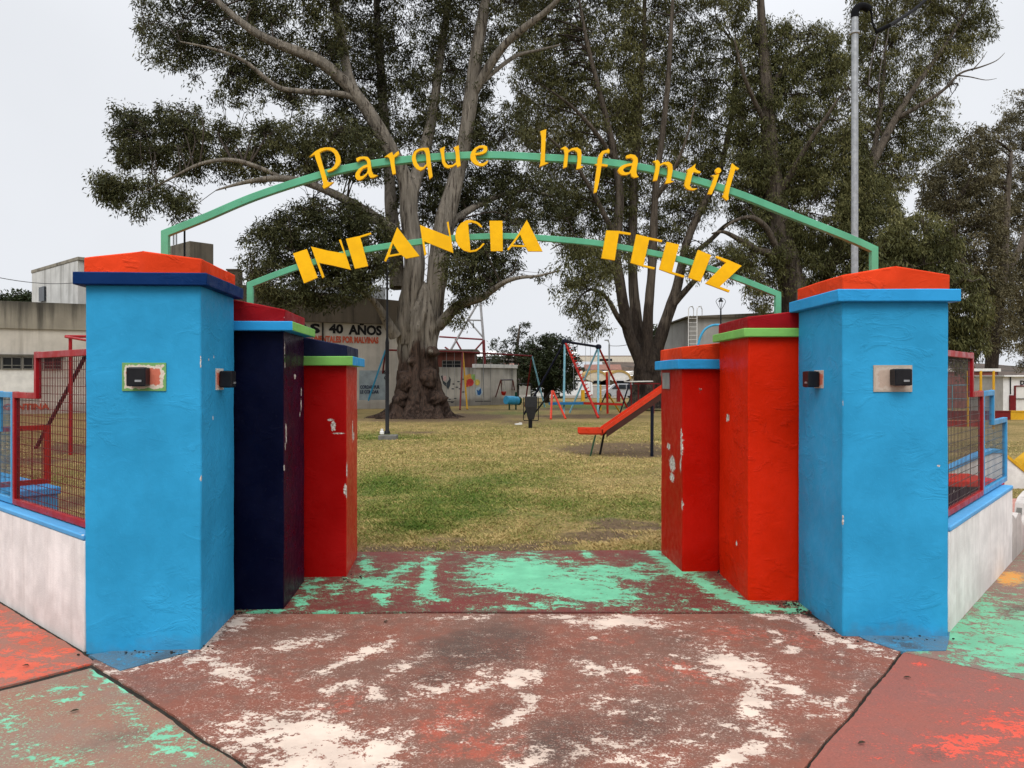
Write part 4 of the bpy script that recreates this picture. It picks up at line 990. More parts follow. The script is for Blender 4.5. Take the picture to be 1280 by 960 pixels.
T2 = [
 ([(650,-60),(638,40),(645,90),(648,165),(672,225),(692,290),(722,325),(755,300),(780,270),(800,150),(800,-60)], .92, .8, 2.8),
 ([(790,-60),(780,150),(765,290),(800,330),(850,305),(895,262),(908,200),(903,100),(912,-60)], .76, 2.2, 2.8),
 ([(690,296),(716,330),(712,392),(730,428),(752,402),(770,345),(764,312)], .72, -2.6, 1.6),
 ([(730,300),(800,300),(790,345),(750,350)], .4, -1, 2),
 ([(855,312),(905,300),(940,330),(935,352),(900,342),(862,345)], .75, -1, 1.5),
 ([(925,312),(958,318),(966,392),(948,388),(932,350)], .7, -1.8, 1.0),
 ([(650,-60),(912,-60),(890,-190),(800,-260),(700,-200)], .36, 0, 4.0),
]
tree('eucalyptus_tree', 'many-stemmed dark-trunked eucalyptus above the white parked cars', GT, Y2, GX(806, Y2), w, T2, M['bark2'], M['leaf2'], 60, .50, .22, .026, 1.7, 23, 190)

# ---- the leaning gum above the tall blue pillar
Y3 = 44.0; w = Wood()
w.px(Y3, [(1010,516,0,27),(1010,500,0,22),(1008,460,0,20),(1002,420,0,19),(995,385,0,18),(988,350,0,16),(980,310,0,14),(972,265,0,12.5),(966,220,0,11),(962,170,0,9.5),(958,120,0,8),(955,70,0,6.5),(952,20,0,5),(948,-60,0,2.5)], 20, .09, 61.0)
ST3 = [
 [(1006,440,.3,13),(1020,390,.6,11),(1035,340,.9,10),(1052,295,1.2,9),(1070,250,1.5,8.5),(1090,205,1.8,7.5),(1110,165,2.1,6.5),(1130,130,2.4,5.5),(1150,100,2.7,4.5),(1172,70,3,3.5),(1195,35,3.3,2.5),(1215,0,3.5,1.5)],
 [(1078,232,1.6,6),(1092,190,2.4,5),(1100,140,3,4),(1105,90,3.4,3),(1108,30,3.7,2),(1110,-40,4,1)],
 [(1120,148,2.2,4),(1150,132,1.6,3.4),(1180,112,1.2,2.6),(1200,92,1,1.9),(1225,84,.8,1.3),(1245,76,.6,.8),(1256,66,.6,.3)],
 [(1195,94,1,1.6),(1212,96,.9,1.0),(1232,100,.8,.6),(1246,98,.7,.25)],
 [(1215,88,.9,1.1),(1226,76,.9,.7),(1234,64,.9,.25)],
 [(985,330,0,8),(966,318,-.8,6.5),(945,312,-1.4,5.5),(925,300,-2,4.5),(905,290,-2.4,3),(890,292,-2.8,1.4)],
 [(990,340,-.2,7),(972,312,-1,6),(958,285,-1.6,5),(940,272,-2.2,4),(920,275,-2.6,2.6),(905,285,-3,1)],
 [(970,250,0,6),(990,215,-1,5),(1010,180,-1.8,4),(1030,150,-2.4,3),(1050,120,-2.8,1.6)],
 [(962,165,0,5),(945,130,-1,4),(930,95,-1.8,3),(918,50,-2.4,1.6)],
 [(960,110,0,5),(985,80,.8,4),(1010,60,1.4,2.6),(1040,45,2,1)],
 [(1040,325,.9,6),(1075,320,.2,5),(1105,330,-.4,3.6),(1135,345,-1,2)],
]
for i, s_ in enumerate(ST3): w.px(Y3, s_, 11, .08, 70.0+i, .72)
T3 = [
 ([(905,75),(925,30),(945,22),(985,34),(1035,34),(1062,62),(1062,125),(1022,158),(1002,188),(975,215),(935,215),(912,180)], 1.0, .9, 2.4),
 ([(900,-60),(910,40),(935,20),(945,-60)], .8, 0, 2.4),
 ([(912,190),(1000,192),(1010,225),(1000,262),(1040,300),(1045,352),(1010,372),(985,372),(955,345),(940,305),(905,262)], .95, .6, 2.4),
 ([(985,180),(1040,158),(1066,140),(1078,210),(1085,270),(1060,300),(1030,270)], 1.0, .2, 2.4),
 ([(1062,120),(1082,120),(1080,200),(1064,200)], .8, 1.5, 1.6),
 ([(930,200),(1000,190),(1040,260),(1045,330),(960,330)], .5, 1.5, 2.0),
 ([(900,290),(942,300),(945,345),(968,388),(955,392),(925,335)], .5, -1.6, 1.4),
 ([(1060,-60),(1062,40),(1078,140),(1072,235),(1112,262),(1150,215),(1190,165),(1192,132),(1162,112),(1200,85),(1238,42),(1252,-60)], .72, 4.0, 1.9),
 ([(1045,262),(1062,205),(1082,195),(1125,255),(1140,300),(1150,345),(1120,365),(1050,352)], 1.1, 0, 2.4),
 ([(985,330),(1050,345),(1125,360),(1180,372),(1182,340),(1100,300)], .5, .5, 2.0),
 ([(900,-60),(1255,-60),(1210,-170),(1080,-230),(950,-180)], .34, 1, 3.6),
]
tree('eucalyptus_tree', 'tall leaning eucalyptus with a bare twig, rising behind the steel service pole', GT, Y3, GX(1010, Y3), w, T3, M['bark2'], M['leaf2'], 60, .48, .21, .026, 1.8, 21, 180)

# ---- the weeping olive one over the right-hand fence
Y5 = 38.0; w = Wood()
w.px(Y5, [(1150,522,0,14),(1150,505,0,11),(1152,470,0,10),(1156,435,0,9),(1160,400,0,8),(1162,365,0,7),(1165,330,0,5.5),(1160,300,0,4),(1150,270,0,2)], 12, .08, 91.0)
w.px(Y5, [(1158,415,0,5),(1172,385,-.5,4.5),(1188,360,-1,3.6),(1203,350,-1.4,2.4),(1215,352,-1.7,1.2)], 8, .06, 92.0)
w.px(Y5, [(1160,385,0,5),(1145,355,.5,4),(1128,330,1,3),(1110,315,1.4,1.6)], 8, .06, 93.0)
T5 = [
 ([(1095,300),(1115,265),(1160,262),(1195,300),(1205,330),(1232,352),(1240,395),(1222,442),(1196,455),(1165,425),(1120,400),(1085,350)], 1.15, -.5, 1.8),
 ([(1180,400),(1235,372),(1232,430),(1205,470),(1185,462)], .8, -1, 1.0),
]
tree('eucalyptus_tree', 'smaller weeping olive-leaved eucalyptus just behind the red mesh fence', GT, Y5, GX(1150, Y5), w, T5, M['bark2'], M['leaf2'], 50, .40, .24, .028, 2.0, 36, 50)

# ---- brownish gums far right
def far_gum(Y, stems, regs, label, seed):
    w = Wood()
    for i, s_ in enumerate(stems): w.px(Y, s_, 10, .08, seed+i)
    a = stems[0][0]
    return tree('eucalyptus_tree', label, GT, Y, GX(a[0], Y), w, regs, M['bark2'], M['leaf3'], 60, .60, .28, .040, 1.0, 23, 80)
far_gum(62.0, [[(1238,506,0,10),(1238,490,0,8),(1240,450,0,7.5),(1244,410,0,7),(1250,370,0,6.5),(1254,330,0,5.5),(1256,290,0,4.5),(1260,240,0,3.4),(1264,190,0,2)],
  [(1241,440,0,6),(1228,400,-1,5),(1214,360,-2,4),(1200,320,-2.6,3),(1188,270,-3,1.6)], [(1252,350,0,5),(1270,320,1,4),(1285,280,2,3),(1300,230,2.6,1.6)]],
 [([(1150,210),(1192,182),(1216,158),(1240,158),(1245,260),(1262,330),(1270,380),(1240,385),(1205,345),(1160,300)], 1.0, -1, 3.4),
  ([(1195,320),(1245,350),(1262,400),(1268,440),(1240,440),(1225,420),(1228,380)], .75, 0, 2.5)],
 'broad brownish eucalyptus on the far side behind the yellow climbing bars', 101.0)
far_gum(72.0, [[(1290,500,0,9),(1290,470,0,7.5),(1288,420,0,7),(1286,370,0,6.5),(1284,310,0,5.5),(1286,250,0,4.5),(1290,190,0,3)],
  [(1287,400,0,5),(1272,370,-1,4),(1258,335,-1.6,2.6),(1246,300,-2,1.2)], [(1288,420,0,5),(1310,380,1,4),(1335,330,2,3)]],
 [([(1236,170),(1262,140),(1262,122),(1285,108),(1320,100),(1380,150),(1390,330),(1340,420),(1290,440),(1262,420),(1250,350),(1240,280)], .95, 0, 4.0),
  ([(1250,380),(1300,400),(1310,455),(1270,460),(1258,430)], .7, 0, 2.5)],
 'tall brownish eucalyptus at the edge of the photo above the white shed', 111.0)

# ---- mid-distance trees
def far_tree(name, label, Y, stem, regs, bark, leaf, per, rad, L, Wd, droop, cell, hubs, flat=.8, group='trees beyond the playground'):
    w = Wood()
    for i, s_ in enumerate(stem): w.px(Y, s_, 9, .07, 120.0+i+Y)
    a = stem[0][0]
    return tree(name, label, group, Y, GX(a[0], Y), w, regs, bark, leaf, per, rad, L, Wd, droop, cell, hubs, None, flat)
far_tree('pine_tree', 'dark layered pine beyond the low stained wall', 78.0, [[(645,508,0,4),(645,490,0,3.2),(645,465,0,3),(646,440,0,2.4),(648,420,0,1.6),(650,405,0,.6)]],
  [([(610,432),(628,424),(640,430),(640,440),(622,442)], 1.5, 0, 1.4), ([(640,418),(648,404),(654,402),(656,408),(664,404),(662,414),(652,424),(652,440),(640,440)], 1.2, 0, 1.2),
   ([(612,450),(640,440),(670,444),(680,455),(660,462),(620,462)], 1.5, 0, 2.0), ([(650,425),(672,420),(682,430),(660,440)], 1.2, 0, 1.4), ([(616,460),(690,456),(690,482),(618,480)], .9, 1, 2.0), ([(604,442),(620,440),(622,452),(606,450)], 1.0, 0, 1.2)],
  M['bark2'], M['leaf_pine'], 26, .42, .30, .05, .0, 22, 24, .5)
far_tree('bushy_tree', 'dense rounded dark green tree behind the climbing frame', 66.0, [[(683,508,0,5),(683,495,0,4),(684,475,0,3.6),(684,455,0,3),(685,435,0,1.6)]],
  [([(646,466),(650,446),(660,432),(668,428),(672,420),(682,416),(690,421),(702,424),(712,436),(721,452),(722,470),(712,484),(690,490),(664,486),(652,478)], 2.4, 0, 2.6)],
  M['bark2'], M['leaf_round'], 40, .40, .26, .055, .2, 22, 30)
far_tree('bushy_tree', 'small dark tree showing over the parapet of the long grey hall', 60.0, [[(18,505,0,4),(18,450,0,3.5),(18,400,0,3),(19,376,0,1.5)]],
  [([(-6,372),(4,368),(20,366),(36,370),(44,378),(40,392),(-6,392)], 2.2, 0, 1.4)], M['bark2'], M['leaf_round'], 34, .42, .28, .055, .1, 22, 14)
for k, (x, y, ww, hh, Y, lb) in enumerate([(566,456,16,14,84.0,'dark leafy tree between the brick block and the steel mast'),(606,462,26,16,92.0,'low dark tree just behind the stained wall'),(722,470,12,8,110.0,'small dark tree beside the arched house'),(826,410,14,14,90.0,'little dark tree peeping over the low scarlet pillar')]):
    if k == 3: x, y = 818, 424
    far_tree('bushy_tree', lb, Y, [[(x,508,0,3),(x,480,0,2.4),(x,y,0,1.4)]], [([(x-ww,y+hh*.4),(x-ww*.6,y-hh*.6),(x,y-hh),(x+ww*.7,y-hh*.5),(x+ww,y+hh*.4),(x+ww*.5,y+hh),(x-ww*.5,y+hh)], 2.0, 0, 1.6)],
      M['bark2'], M['leaf_round'], 30, .5, .36, .08, .1, 24, 10)
# ================================================================== BUILDINGS AND BACKGROUND
M['cream'] = concrete('cream_render', (.57,.525,.46), (.20,.18,.15), .5, None, .5, .4)
M['whitewall'] = concrete('white_stained_render', (.62,.61,.58), (.14,.13,.11), .75, None, .6)
M['parapet'] = concrete('black_streaked_concrete', (.30,.27,.215), (.035,.032,.027), .7, (5.9,4.55,.85), .5)
M['fascia'] = concrete('dark_stained_concrete', (.105,.085,.062), (.022,.018,.014), .9, None, .5)
M['tankc'] = concrete('dark_tank_concrete', (.15,.13,.10), (.035,.030,.024), .85, None, .7)
M['oldwhite'] = concrete('old_whitewash', (.56,.53,.48), (.07,.062,.050), .5, (3.1, 1.55, .85), .6, .55)
M['greyrender'] = concrete('pale_grey_render', (.40,.39,.37), (.16,.15,.14), .4, None, .5)
M['whiteplain'] = simple('white_paint', (.72,.71,.69), .7, .12, 3, .1)
M['whitepanel'] = simple('white_wall_panel', (.66,.64,.60), .8, .14, 2, .1)
M['dark'] = simple('dark_opening', (.012,.013,.015), .3, .3, 4, .0)
M['glass'] = simple('dim_window_glass', (.03,.035,.04), .12, .3, 3, .0)
M['brickr'] = concrete('dark_red_brick', (.17,.058,.042), (.03,.02,.018), .5, None, .8)
M['letter_black'] = simple('black_sign_paint', (.012,.012,.014), .7, .3, 6, .0)
M['letter_red'] = simple('orange_red_sign_paint', (.52,.10,.05), .7, .3, 4, .0)
M['letter_blue'] = simple('faded_navy_sign_paint', (.05,.065,.10), .7, .3, 6, .0)
M['mural_grey'] = simple('grey_blue_mural_paint', (.30,.35,.37), .8, .2, 2, .0)
M['roofgrey'] = simple('grey_sheet_roof', (.36,.37,.38), .5, .15, 2, .1)
M['cement'] = simple('cement', (.15,.145,.13), .9, .25, 8, .4)

def text_mesh(txt, height, width, name, material, parent, M4, bold=.0):
    cu = bpy.data.curves.new(name, 'FONT'); cu.body = txt; cu.size = 1.0; cu.extrude = .012; cu.offset = bold
    cu.resolution_u = 3
    tmp = bpy.data.objects.new(name, cu); COL.objects.link(tmp)
    dg = bpy.context.evaluated_depsgraph_get(); dg.update()
    me = bpy.data.meshes.new_from_object(tmp.evaluated_get(dg)); bpy.data.objects.remove(tmp)
    xs = [v.co.x for v in me.vertices]; ys_ = [v.co.y for v in me.vertices]
    x0, x1, y0, y1 = min(xs), max(xs), min(ys_), max(ys_)
    for v in me.vertices:
        v.co = Vector(((v.co.x-x0)/(x1-x0)*width, -v.co.z*(1.0), (v.co.y-y0)/(y1-y0)*height))
    me.materials.clear(); me.name = name
    o = link(name, me, material, parent); o.location = M4
    return o
def blockpart(name, m, parent, x0, x1, y0, y1, z0, z1, bevel=.01):
    mb = MB(); mb.box(((x0+x1)/2, (y0+y1)/2, (z0+z1)/2), (x1-x0, y1-y0, z1-z0)); return mb.build(name, m, parent, bevel=bevel)

# ---- the long grey hall
HO = Vector((-26.67, 40.0, 0)); HA = math.atan2(8, 15.5); HL = math.hypot(8, 15.5)
def hs_(px):
    k = (px-CX)/FPX; return HL*(k*40+26.67)/(15.5-8*k)
def hz_(px, py):
    s = hs_(px); Y = 40+8*s/HL; return CAMH+(HY-py)/FPX*Y
hall = empty('community_hall', HO, 'long grey concrete hall with black run-off streaks and wall lettering', 'hall', None, HA)
sB0, sB1 = hs_(262), hs_(512)
blockpart('wall', M['cream'], hall, -4, sB0, 0, 10, -.5, 4.25)
blockpart('parapet', M['parapet'], hall, -4.1, sB0, -.10, 10, 4.25, 5.68)
blockpart('lettered_wall', M['cream'], hall, sB0, sB1, .0, 11, -.5, 5.12)
mb = MB(); mb.prism([[(sB0, 5.12), (sB1+.2, 5.12), (sB1+.2, 6.62), (sB0, 7.25)]], (0,-.35,0), (1,0,0), (0,0,1), 11.3); mb.build('fascia', M['fascia'], hall, bevel=.02)
blockpart('white_panel', M['whitepanel'], hall, hs_(-10), hs_(45), -.012, .01, hz_(0,490), hz_(0,462), 0)
blockpart('downpipe', M['blackmetal'], hall, hs_(402.2), hs_(403.8), -.14, -.04, 2.6, 5.1, 0)
blockpart('roof_ridge', M['roofgrey'], hall, hs_(425), hs_(500), 3, 8, 6.7, 7.9, 0)
for k in range(4):
    x0 = hs_(-24+26*k)+.05; x1 = hs_(2+26*k)-.05; z0, z1 = hz_(30,461), hz_(30,447)
    if k == 3: x1 = x0+(x1-x0)*.92
    mb = MB()
    for zc in (z0, z0+(z1-z0)*.30, z1): mb.box(((x0+x1)/2, -.03, zc), (x1-x0, .10, .045))
    for xc in (x0, (x0+x1)/2, x1): mb.box((xc, -.045, (z0+z1)/2), (.04, .09, z1-z0+.06))
    f = mb.build('window', M['cement'], hall)
    blockpart('pane', M['dark'], f, x0+.02, x1-.02, -.012, .02, z0+.02, z1-.02, 0)
blockpart('window_ledge', M['cement'], hall, hs_(-30), hs_(80), -.20, .0, hz_(30,444.5), hz_(30,443), 0)
def wtext(txt, px0, px1, py0, py1, m, nm='lettering'):
    s0, s1 = hs_(px0), hs_(px1); zb = hz_((px0+px1)/2, py1); zt = hz_((px0+px1)/2, py0)
    text_mesh(txt, zt-zb, s1-s0, nm, m, hall, Vector((s0, -.016, zb)), .045)
wtext('LAS', 358, 400, 404, 416.5, M['letter_black'])
wtext('40', 411, 429, 405, 417, M['letter_black']); wtext('AÑOS', 435.5, 477, 403.6, 419, M['letter_black'])
wtext('CONTINENTALES POR MALVINAS', 372, 473, 420, 428.5, M['letter_red'])
blockpart('mural_panel', M['mural_grey'], hall, hs_(449), hs_(483), -.010, .01, hz_(465,500), hz_(465,463), 0)
for tx, a, b, c, d in (('CORDAR PUR', 450, 474.5, 481.5, 486), ('LE CONDAR', 450, 473.5, 487.5, 492)):
    wtext(tx, a, b, c, d, M['letter_blue'])
wtext('ARGENTINA', -14, 62, 504.5, 512.5, M['letter_red'])
wtext('SE', 479, 486.5, 463, 467, M['letter_black']); wtext('C', 480, 483.5, 470, 474.5, M['letter_black'])
def skew_block(name, label, cat, C, e1, e2, z0, z1, m):
    """upright block on the ground plan C, C+e1, C+e1+e2, C+e2"""
    t = empty(name, (C.x, C.y, 0), label, cat)
    mb = MB(); a = [Vector((0,0,0)), e1, e1+e2, e2]
    mb.add([Vector((p.x, p.y, z0)) for p in a]+[Vector((p.x, p.y, z1)) for p in a], [(0,1,2,3),(7,6,5,4),(0,4,5,1),(1,5,6,2),(2,6,7,3),(3,7,4,0)])
    mb.build('block', m, t, bevel=.02); return t
t = empty('rooftop_room', (-24.9, 44, 5.6), 'white streaked rooftop room on the long grey hall', 'rooftop room')
C1 = P(97,321,44); e1 = Vector((-6,5.4,0)); e2 = Vector((5.0,5.6,0))
def plan(mb, pts, z0, z1):
    n = len(pts); mb.add([Vector((p.x, p.y, z0)) for p in pts]+[Vector((p.x, p.y, z1)) for p in pts], [tuple(range(n)), tuple(range(2*n-1, n-1, -1))]+[(i, i+n, (i+1) % n+n, (i+1) % n) for i in range(n)])
og = Vector((-24.9,44,5.6)); c0 = Vector((C1.x, C1.y, 0))
mb = MB(); plan(mb, [c0, c0+e1, c0+e1+e2, c0+e2], 5.0, C1.z-.2); mb.build('wall', M['whitewall'], t, origin=og, bevel=.02)
g = Vector((.06,-.1,0)); mb = MB(); plan(mb, [c0+g, c0+e1*1.02+g, c0+(e1+e2)*1.02, c0+e2*1.02+g], C1.z-.2, C1.z); mb.build('roof_slab', M['parapet'], t, origin=og, bevel=.02)
mb = MB(); mb.box((c0+e1*.72+Vector((-.05,-.06,0))+Vector((0,0,6.9))), (1.0,.10,.9), rz=math.atan2(-5.4,6)); f = mb.build('window', M['glass'], t, origin=og)
og = P(237,301,46); t = empty('water_tank', (og.x, og.y, 5.6), 'square dark concrete tank block on the hall roof', 'water tank')
c0 = Vector((og.x, og.y, 0)); mb = MB(); ea = Vector((-.74,.67,0))*3.4; eb = Vector((.67,.74,0))*1.5
o3 = Vector((og.x, og.y, 5.6)); plan(mb, [c0, c0+ea, c0+ea+eb, c0+eb], 5.0, og.z); mb.build('tank_body', M['tankc'], t, origin=o3, bevel=.03)
mb = MB(); 
for px_ in (217, 220.5): mb.tube([P(px_,306,46.5), P(px_,283,46.5)], .05, 5)
mb.build('pipe', M['galv'], t, origin=o3)
og = P(230.7,318,34.0); base = GX(230.7,34.0)
t = empty('utility_pole', base, 'thin black pole in front of the dark tank block', 'pole'); mb = MB(); mb.tube([base-Vector((0,0,.2)), P(230.7,283,34)], .045, 8); mb.build('pole', M['blackmetal'], t, origin=base)
mb = MB(); mb.tube([P(230.7,283,34), P(230.7,280,34)], .06, 8); mb.build('pole_cap', M['blackmetal'], t, origin=base)
c0 = P(298,338,46); t = empty('chimney_block', (c0.x, c0.y, 6.5), 'small black chimney block beside the dark tank', 'chimney'); o3 = Vector((c0.x, c0.y, 6.5))
mb = MB(); mb.box((c0.x-.35, c0.y+.4, (6.0+c0.z)/2), (.7,.7,c0.z-6.0)); mb.build('block', M['fascia'], t, origin=o3, bevel=.02)
mb = MB(); mb.box((c0.x-.35, c0.y+.4, c0.z+.05), (.8,.8,.09)); mb.build('cover_slab', M['fascia'], t, origin=o3)

# ---- low stained wall with the painted blobs
WA = Vector((GX(535,53).x, 53, 0)); WB = Vector((GX(646,60).x, 60, 0)); wd_ = WB-WA; WLn = wd_.length; wang = math.atan2(wd_.y, wd_.x); wd_.normalize()
lw = empty('painted_wall', WA, 'low stained white wall with painted flowers beyond the big tree', 'wall', None, wang)
blockpart('wall_body', M['oldwhite'], lw, 0, WLn, 0, .25, -.6, 2.45)
blockpart('coping', M['whiteplain'], lw, hs_(0)*0+WLn*.50, WLn+.05, -.06, .3, 2.45, 2.72)
def ws(px):
    k = (px-CX)/FPX; return (k*WA.y-WA.x)/(wd_.x-k*wd_.y)
def wz(px, py): return CAMH+(HY-py)/FPX*(WA.y+wd_.y*ws(px))
def mural(name, pts, col, dy):
    m = M.get(col)
    mb = MB(); mb.prism([[(ws(a), wz(a, b)) for a, b in pts]], (0,-dy,0), (1,0,0), (0,0,1), .01); mb.build(name, m, lw)
def ell(cx, cy, rx, ry, n=14): return [(cx+rx*math.cos(2*math.pi*k/n), cy+ry*math.sin(2*math.pi*k/n)) for k in range(n)]
for nm, c in (('mu_red', (.55,.05,.05)), ('mu_or', (.70,.36,.08)), ('mu_ye', (.72,.56,.12)), ('mu_gr', (.30,.48,.14)), ('mu_bl', (.03,.13,.36)), ('mu_dk', (.05,.06,.07)), ('mu_pk', (.62,.42,.40)), ('mu_lb', (.45,.55,.62))):
    M[nm] = simple('mural_'+nm, c, .8, .3, 3, .05)
mural('mural_patch', [(580,470),(588,467),(590,478),(586,484),(581,480)], 'mu_or', .011)
mural('mural_patch', [(589,468),(594,468),(594,475),(590,476)], 'mu_gr', .011)
mural('mural_patch', ell(596.5,478,3.4,3.8), 'mu_ye', .012)
mural('mural_patch', ell(587.5,478,4.6,4.8), 'mu_red', .016)
mural('mural_patch', ell(598.5,489.5,4.6,6), 'mu_lb', .011)
mural('mural_patch', [(595.5,487),(598,488.5),(601,485),(601.5,491),(599.5,494),(597,493.5)], 'mu_bl', .016)
mural('mural_patch', ell(583,481.5,2,2.6), 'mu_red', .020)
mural('mural_patch', [(551,470),(553,469),(554,476),(558,479),(561.5,474),(561,470),(563.5,474),(562.5,482),(560,487),(558.5,484),(554,480)], 'mu_dk', .012)
mural('mural_patch', ell(556,473,2.4,3.4), 'mu_pk', .014)
for a, b in ((567,480),(571,484),(575,486),(573,477),(579,490),(566,486),(579,474),(576,480),(562,499),(565,503),(569,498)): mural('mural_patch', ell(a,b,1.8,.8,8), 'mu_dk', .010)
# ---- brick block behind it
c0 = P(547,463,58); t = empty('brick_block', (P(570,500,58).x, 58, -.3), 'dark red brick block with a slit window over the stained wall', 'brick building'); o3 = Vector((P(570,500,58).x, 58, -.3))
xa, xb = P(520,0,58).x, P(593,0,58).x; zt = P(0,441,58).z
mb = MB(); mb.box(((xa+xb)/2, 60, (zt-.6)/2), (xb-xa, 4, zt+.6)); mb.build('wall', M['brickr'], t, origin=o3, bevel=.02)
mb = MB(); mb.box(((xa+xb)/2, 60, zt+.13), (xb-xa+.5, 4.5, .26)); mb.build('roof_slab', M['tankc'], t, origin=o3, bevel=.02)
wx0, wx1, wz0, wz1 = P(553,0,58).x, P(576,0,58).x, P(0,459.5,58).z, P(0,451,58).z
mb = MB()
for zc in (wz0, (wz0+wz1)/2, wz1): mb.box(((wx0+wx1)/2, 57.97, zc), (wx1-wx0, .08, .05))
for xc in (wx0, wx0+(wx1-wx0)*.55, wx1): mb.box((xc, 57.965, (wz0+wz1)/2), (.05, .07, wz1-wz0))
f = mb.build('window', M['cement'], t, origin=o3)
mb = MB(); mb.box(((wx0+wx1)/2, 57.995, (wz0+wz1)/2), (wx1-wx0-.04, .04, wz1-wz0-.04)); mb.build('pane', M['dark'], f, origin=o3)

# ---- lattice mast
M['mast_w'] = simple('pale_mast_steel', (.45,.44,.45), .5, .15, 3, .1); M['mast_r'] = simple('red_mast_steel', (.22,.035,.04), .5, .2, 3, .1)
mY = 62.0; base = GX(588, mY); t = empty('lattice_mast', base, 'steel lattice mast, red below and pale above, behind the brick block', 'mast')
def q2(px, py, dy=0): return P(px, py, mY+dy)
for dy in (0, 2.0):
    mb = MB(); mb.tube([q2(607,505,dy), q2(604.5,425,dy)], .12, 6); mb.build('leg', M['mast_r'], t, origin=base)
    mb = MB(); mb.tube([q2(604.5,425,dy), q2(600,372,dy), q2(599,330,dy)], .10, 6); mb.build('leg', M['mast_w'], t, origin=base)
    mb = MB(); mb.tube([q2(562,440,dy), q2(578,412,dy), q2(597,379,dy), q2(599,330,dy)], .09, 6); mb.build('leg', M['mast_w'], t, origin=base)
    mb = MB(); mb.tube([q2(545,505,dy), q2(562,440,dy)], .11, 6); mb.build('leg', M['mast_r'], t, origin=base)
    for nm, a, b, m in (('cross_bar', (549,421), (604.5,424.5), 'mast_r'), ('brace', (569,424), (590,462), 'mast_r'), ('brace', (590,462), (606,461), 'mast_r'), ('brace', (604.5,426), (592,440), 'mast_r'), ('cross_bar', (585,400), (602,400.5), 'mast_w'), ('brace', (586,401), (603,421), 'mast_w'), ('brace', (556,434), (566,441), 'mast_r')):
        mb = MB(); mb.tube([q2(*a, dy), q2(*b, dy)], .075, 5); mb.build(nm, M[m], t, origin=base)
# slim antenna lattice seen through the big tree
aY = 57.0; base = GX(532, aY); t = empty('antenna_mast', base, 'slim pale antenna lattice showing between the stems of the big tree', 'antenna')
for dx in (-4, 4):
    mb = MB(); mb.tube([P(532+dx,505,aY), P(532+dx*.7,120,aY)], .05, 5); mb.build('leg', M['mast_w'], t, origin=base)
mb = MB()
for k in range(26):
    y0 = 480-14*k; mb.tube([P(532-4,y0,aY), P(532+4,y0-7,aY)], .03, 4); mb.tube([P(532+4,y0-7,aY), P(532-4,y0-14,aY)], .03, 4)
mb.build('bracing', M['mast_w'], t, origin=base)

# ---- far side: white wall, arched house, hill and town
M['farwall'] = concrete('far_white_wall', (.52,.50,.47), (.25,.22,.19), .4, None, .4)
fw = empty('boundary_wall', GX(740,88), 'long white wall behind the parked cars', 'wall'); o3 = GX(740,88)
x0, x1 = P(640,0,88).x, P(846,0,88).x; zt = P(0,482.5,88).z
mb = MB(); mb.box(((x0+x1)/2, 88, (zt-1.0)/2), (x1-x0, .25, zt+1.0)); mb.build('wall_body', M['farwall'], fw, origin=o3)
mb = MB(); mb.box(((x0+x1)/2, 88, zt+.05), (x1-x0+.1, .34, .10)); mb.build('coping', M['whiteplain'], fw, origin=o3)
M['ochre'] = simple('ochre_paint', (.42,.28,.10), .8, .15, 3, .1); M['creamhouse'] = simple('cream_house_wall', (.60,.53,.42), .8, .12, 2, .1)
M['redpanel'] = simple('dull_red_panel', (.25,.09,.08), .8, .2, 3, .1)
hY = 96.0; base = GX(755,hY); t = empty('arched_house', base, 'cream house with two ochre arched gables and a white roof', 'house')
def hx(px): return P(px,0,hY).x
def hz(py): return P(0,py,hY).z
mb = MB(); mb.box(((hx(694)+hx(816))/2, hY+4, (hz(471)-1.0)/2), (hx(816)-hx(694), 8, hz(471)+1.0)); mb.build('wall', M['creamhouse'], t, origin=base)
for a, b, py in ((700,726,475),(777,818,468.5)):
    mb = MB(); mb.prism([[(hx(a), hz(py)), (hx(b), hz(py)), (hx(b)+.2, hz(463.5)), (hx(a)+1.5, hz(463.5))]], (0,hY-.5,0), (1,0,0), (0,0,1), 8.5); mb.build('roof', M['whiteplain'], t, origin=base)
for c in (744, 772.5):
    out = [(hx(c+15*math.cos(math.pi*k/12)), hz(474-11.5*math.sin(math.pi*k/12))) for k in range(13)]
    inn = [(hx(c+12.6*math.cos(math.pi*k/12)), hz(474-8.6*math.sin(math.pi*k/12))) for k in range(12,-1,-1)]
    mb = MB(); mb.prism([out+inn], (0,hY-1.2,0), (1,0,0), (0,0,1), 8); mb.build('arched_roof', M['ochre'], t, origin=base)
    mb = MB(); mb.prism([inn+[(hx(c+12.6),hz(484)),(hx(c-12.6),hz(484))][::-1]], (0,hY-1.15,0), (1,0,0), (0,0,1), .8); mb.build('gable_wall', M['creamhouse'] if c < 750 else M['whiteplain'], t, origin=base)
    mb = MB(); mb.box((hx(c+1), hY-1.18, hz(477.5)), (.9,.1,.35)); f = mb.build('window', M['dark'], t, origin=base)
for a, b, y0, y1, m in ((708,716,476,482,'redpanel'),(716,726,475,479,'dark'),(790,806,477,480,'dark'),(752,762,475,482,'redpanel'),(783,812,470,471,'ochre')):
    mb = MB(); mb.box(((hx(a)+hx(b))/2, hY-.1, (hz(y0)+hz(y1))/2), (hx(b)-hx(a), .3, abs(hz(y0)-hz(y1)))); mb.build('shutter' if m == 'redpanel' else ('window' if m == 'dark' else 'trim'), M[m], t, origin=base)
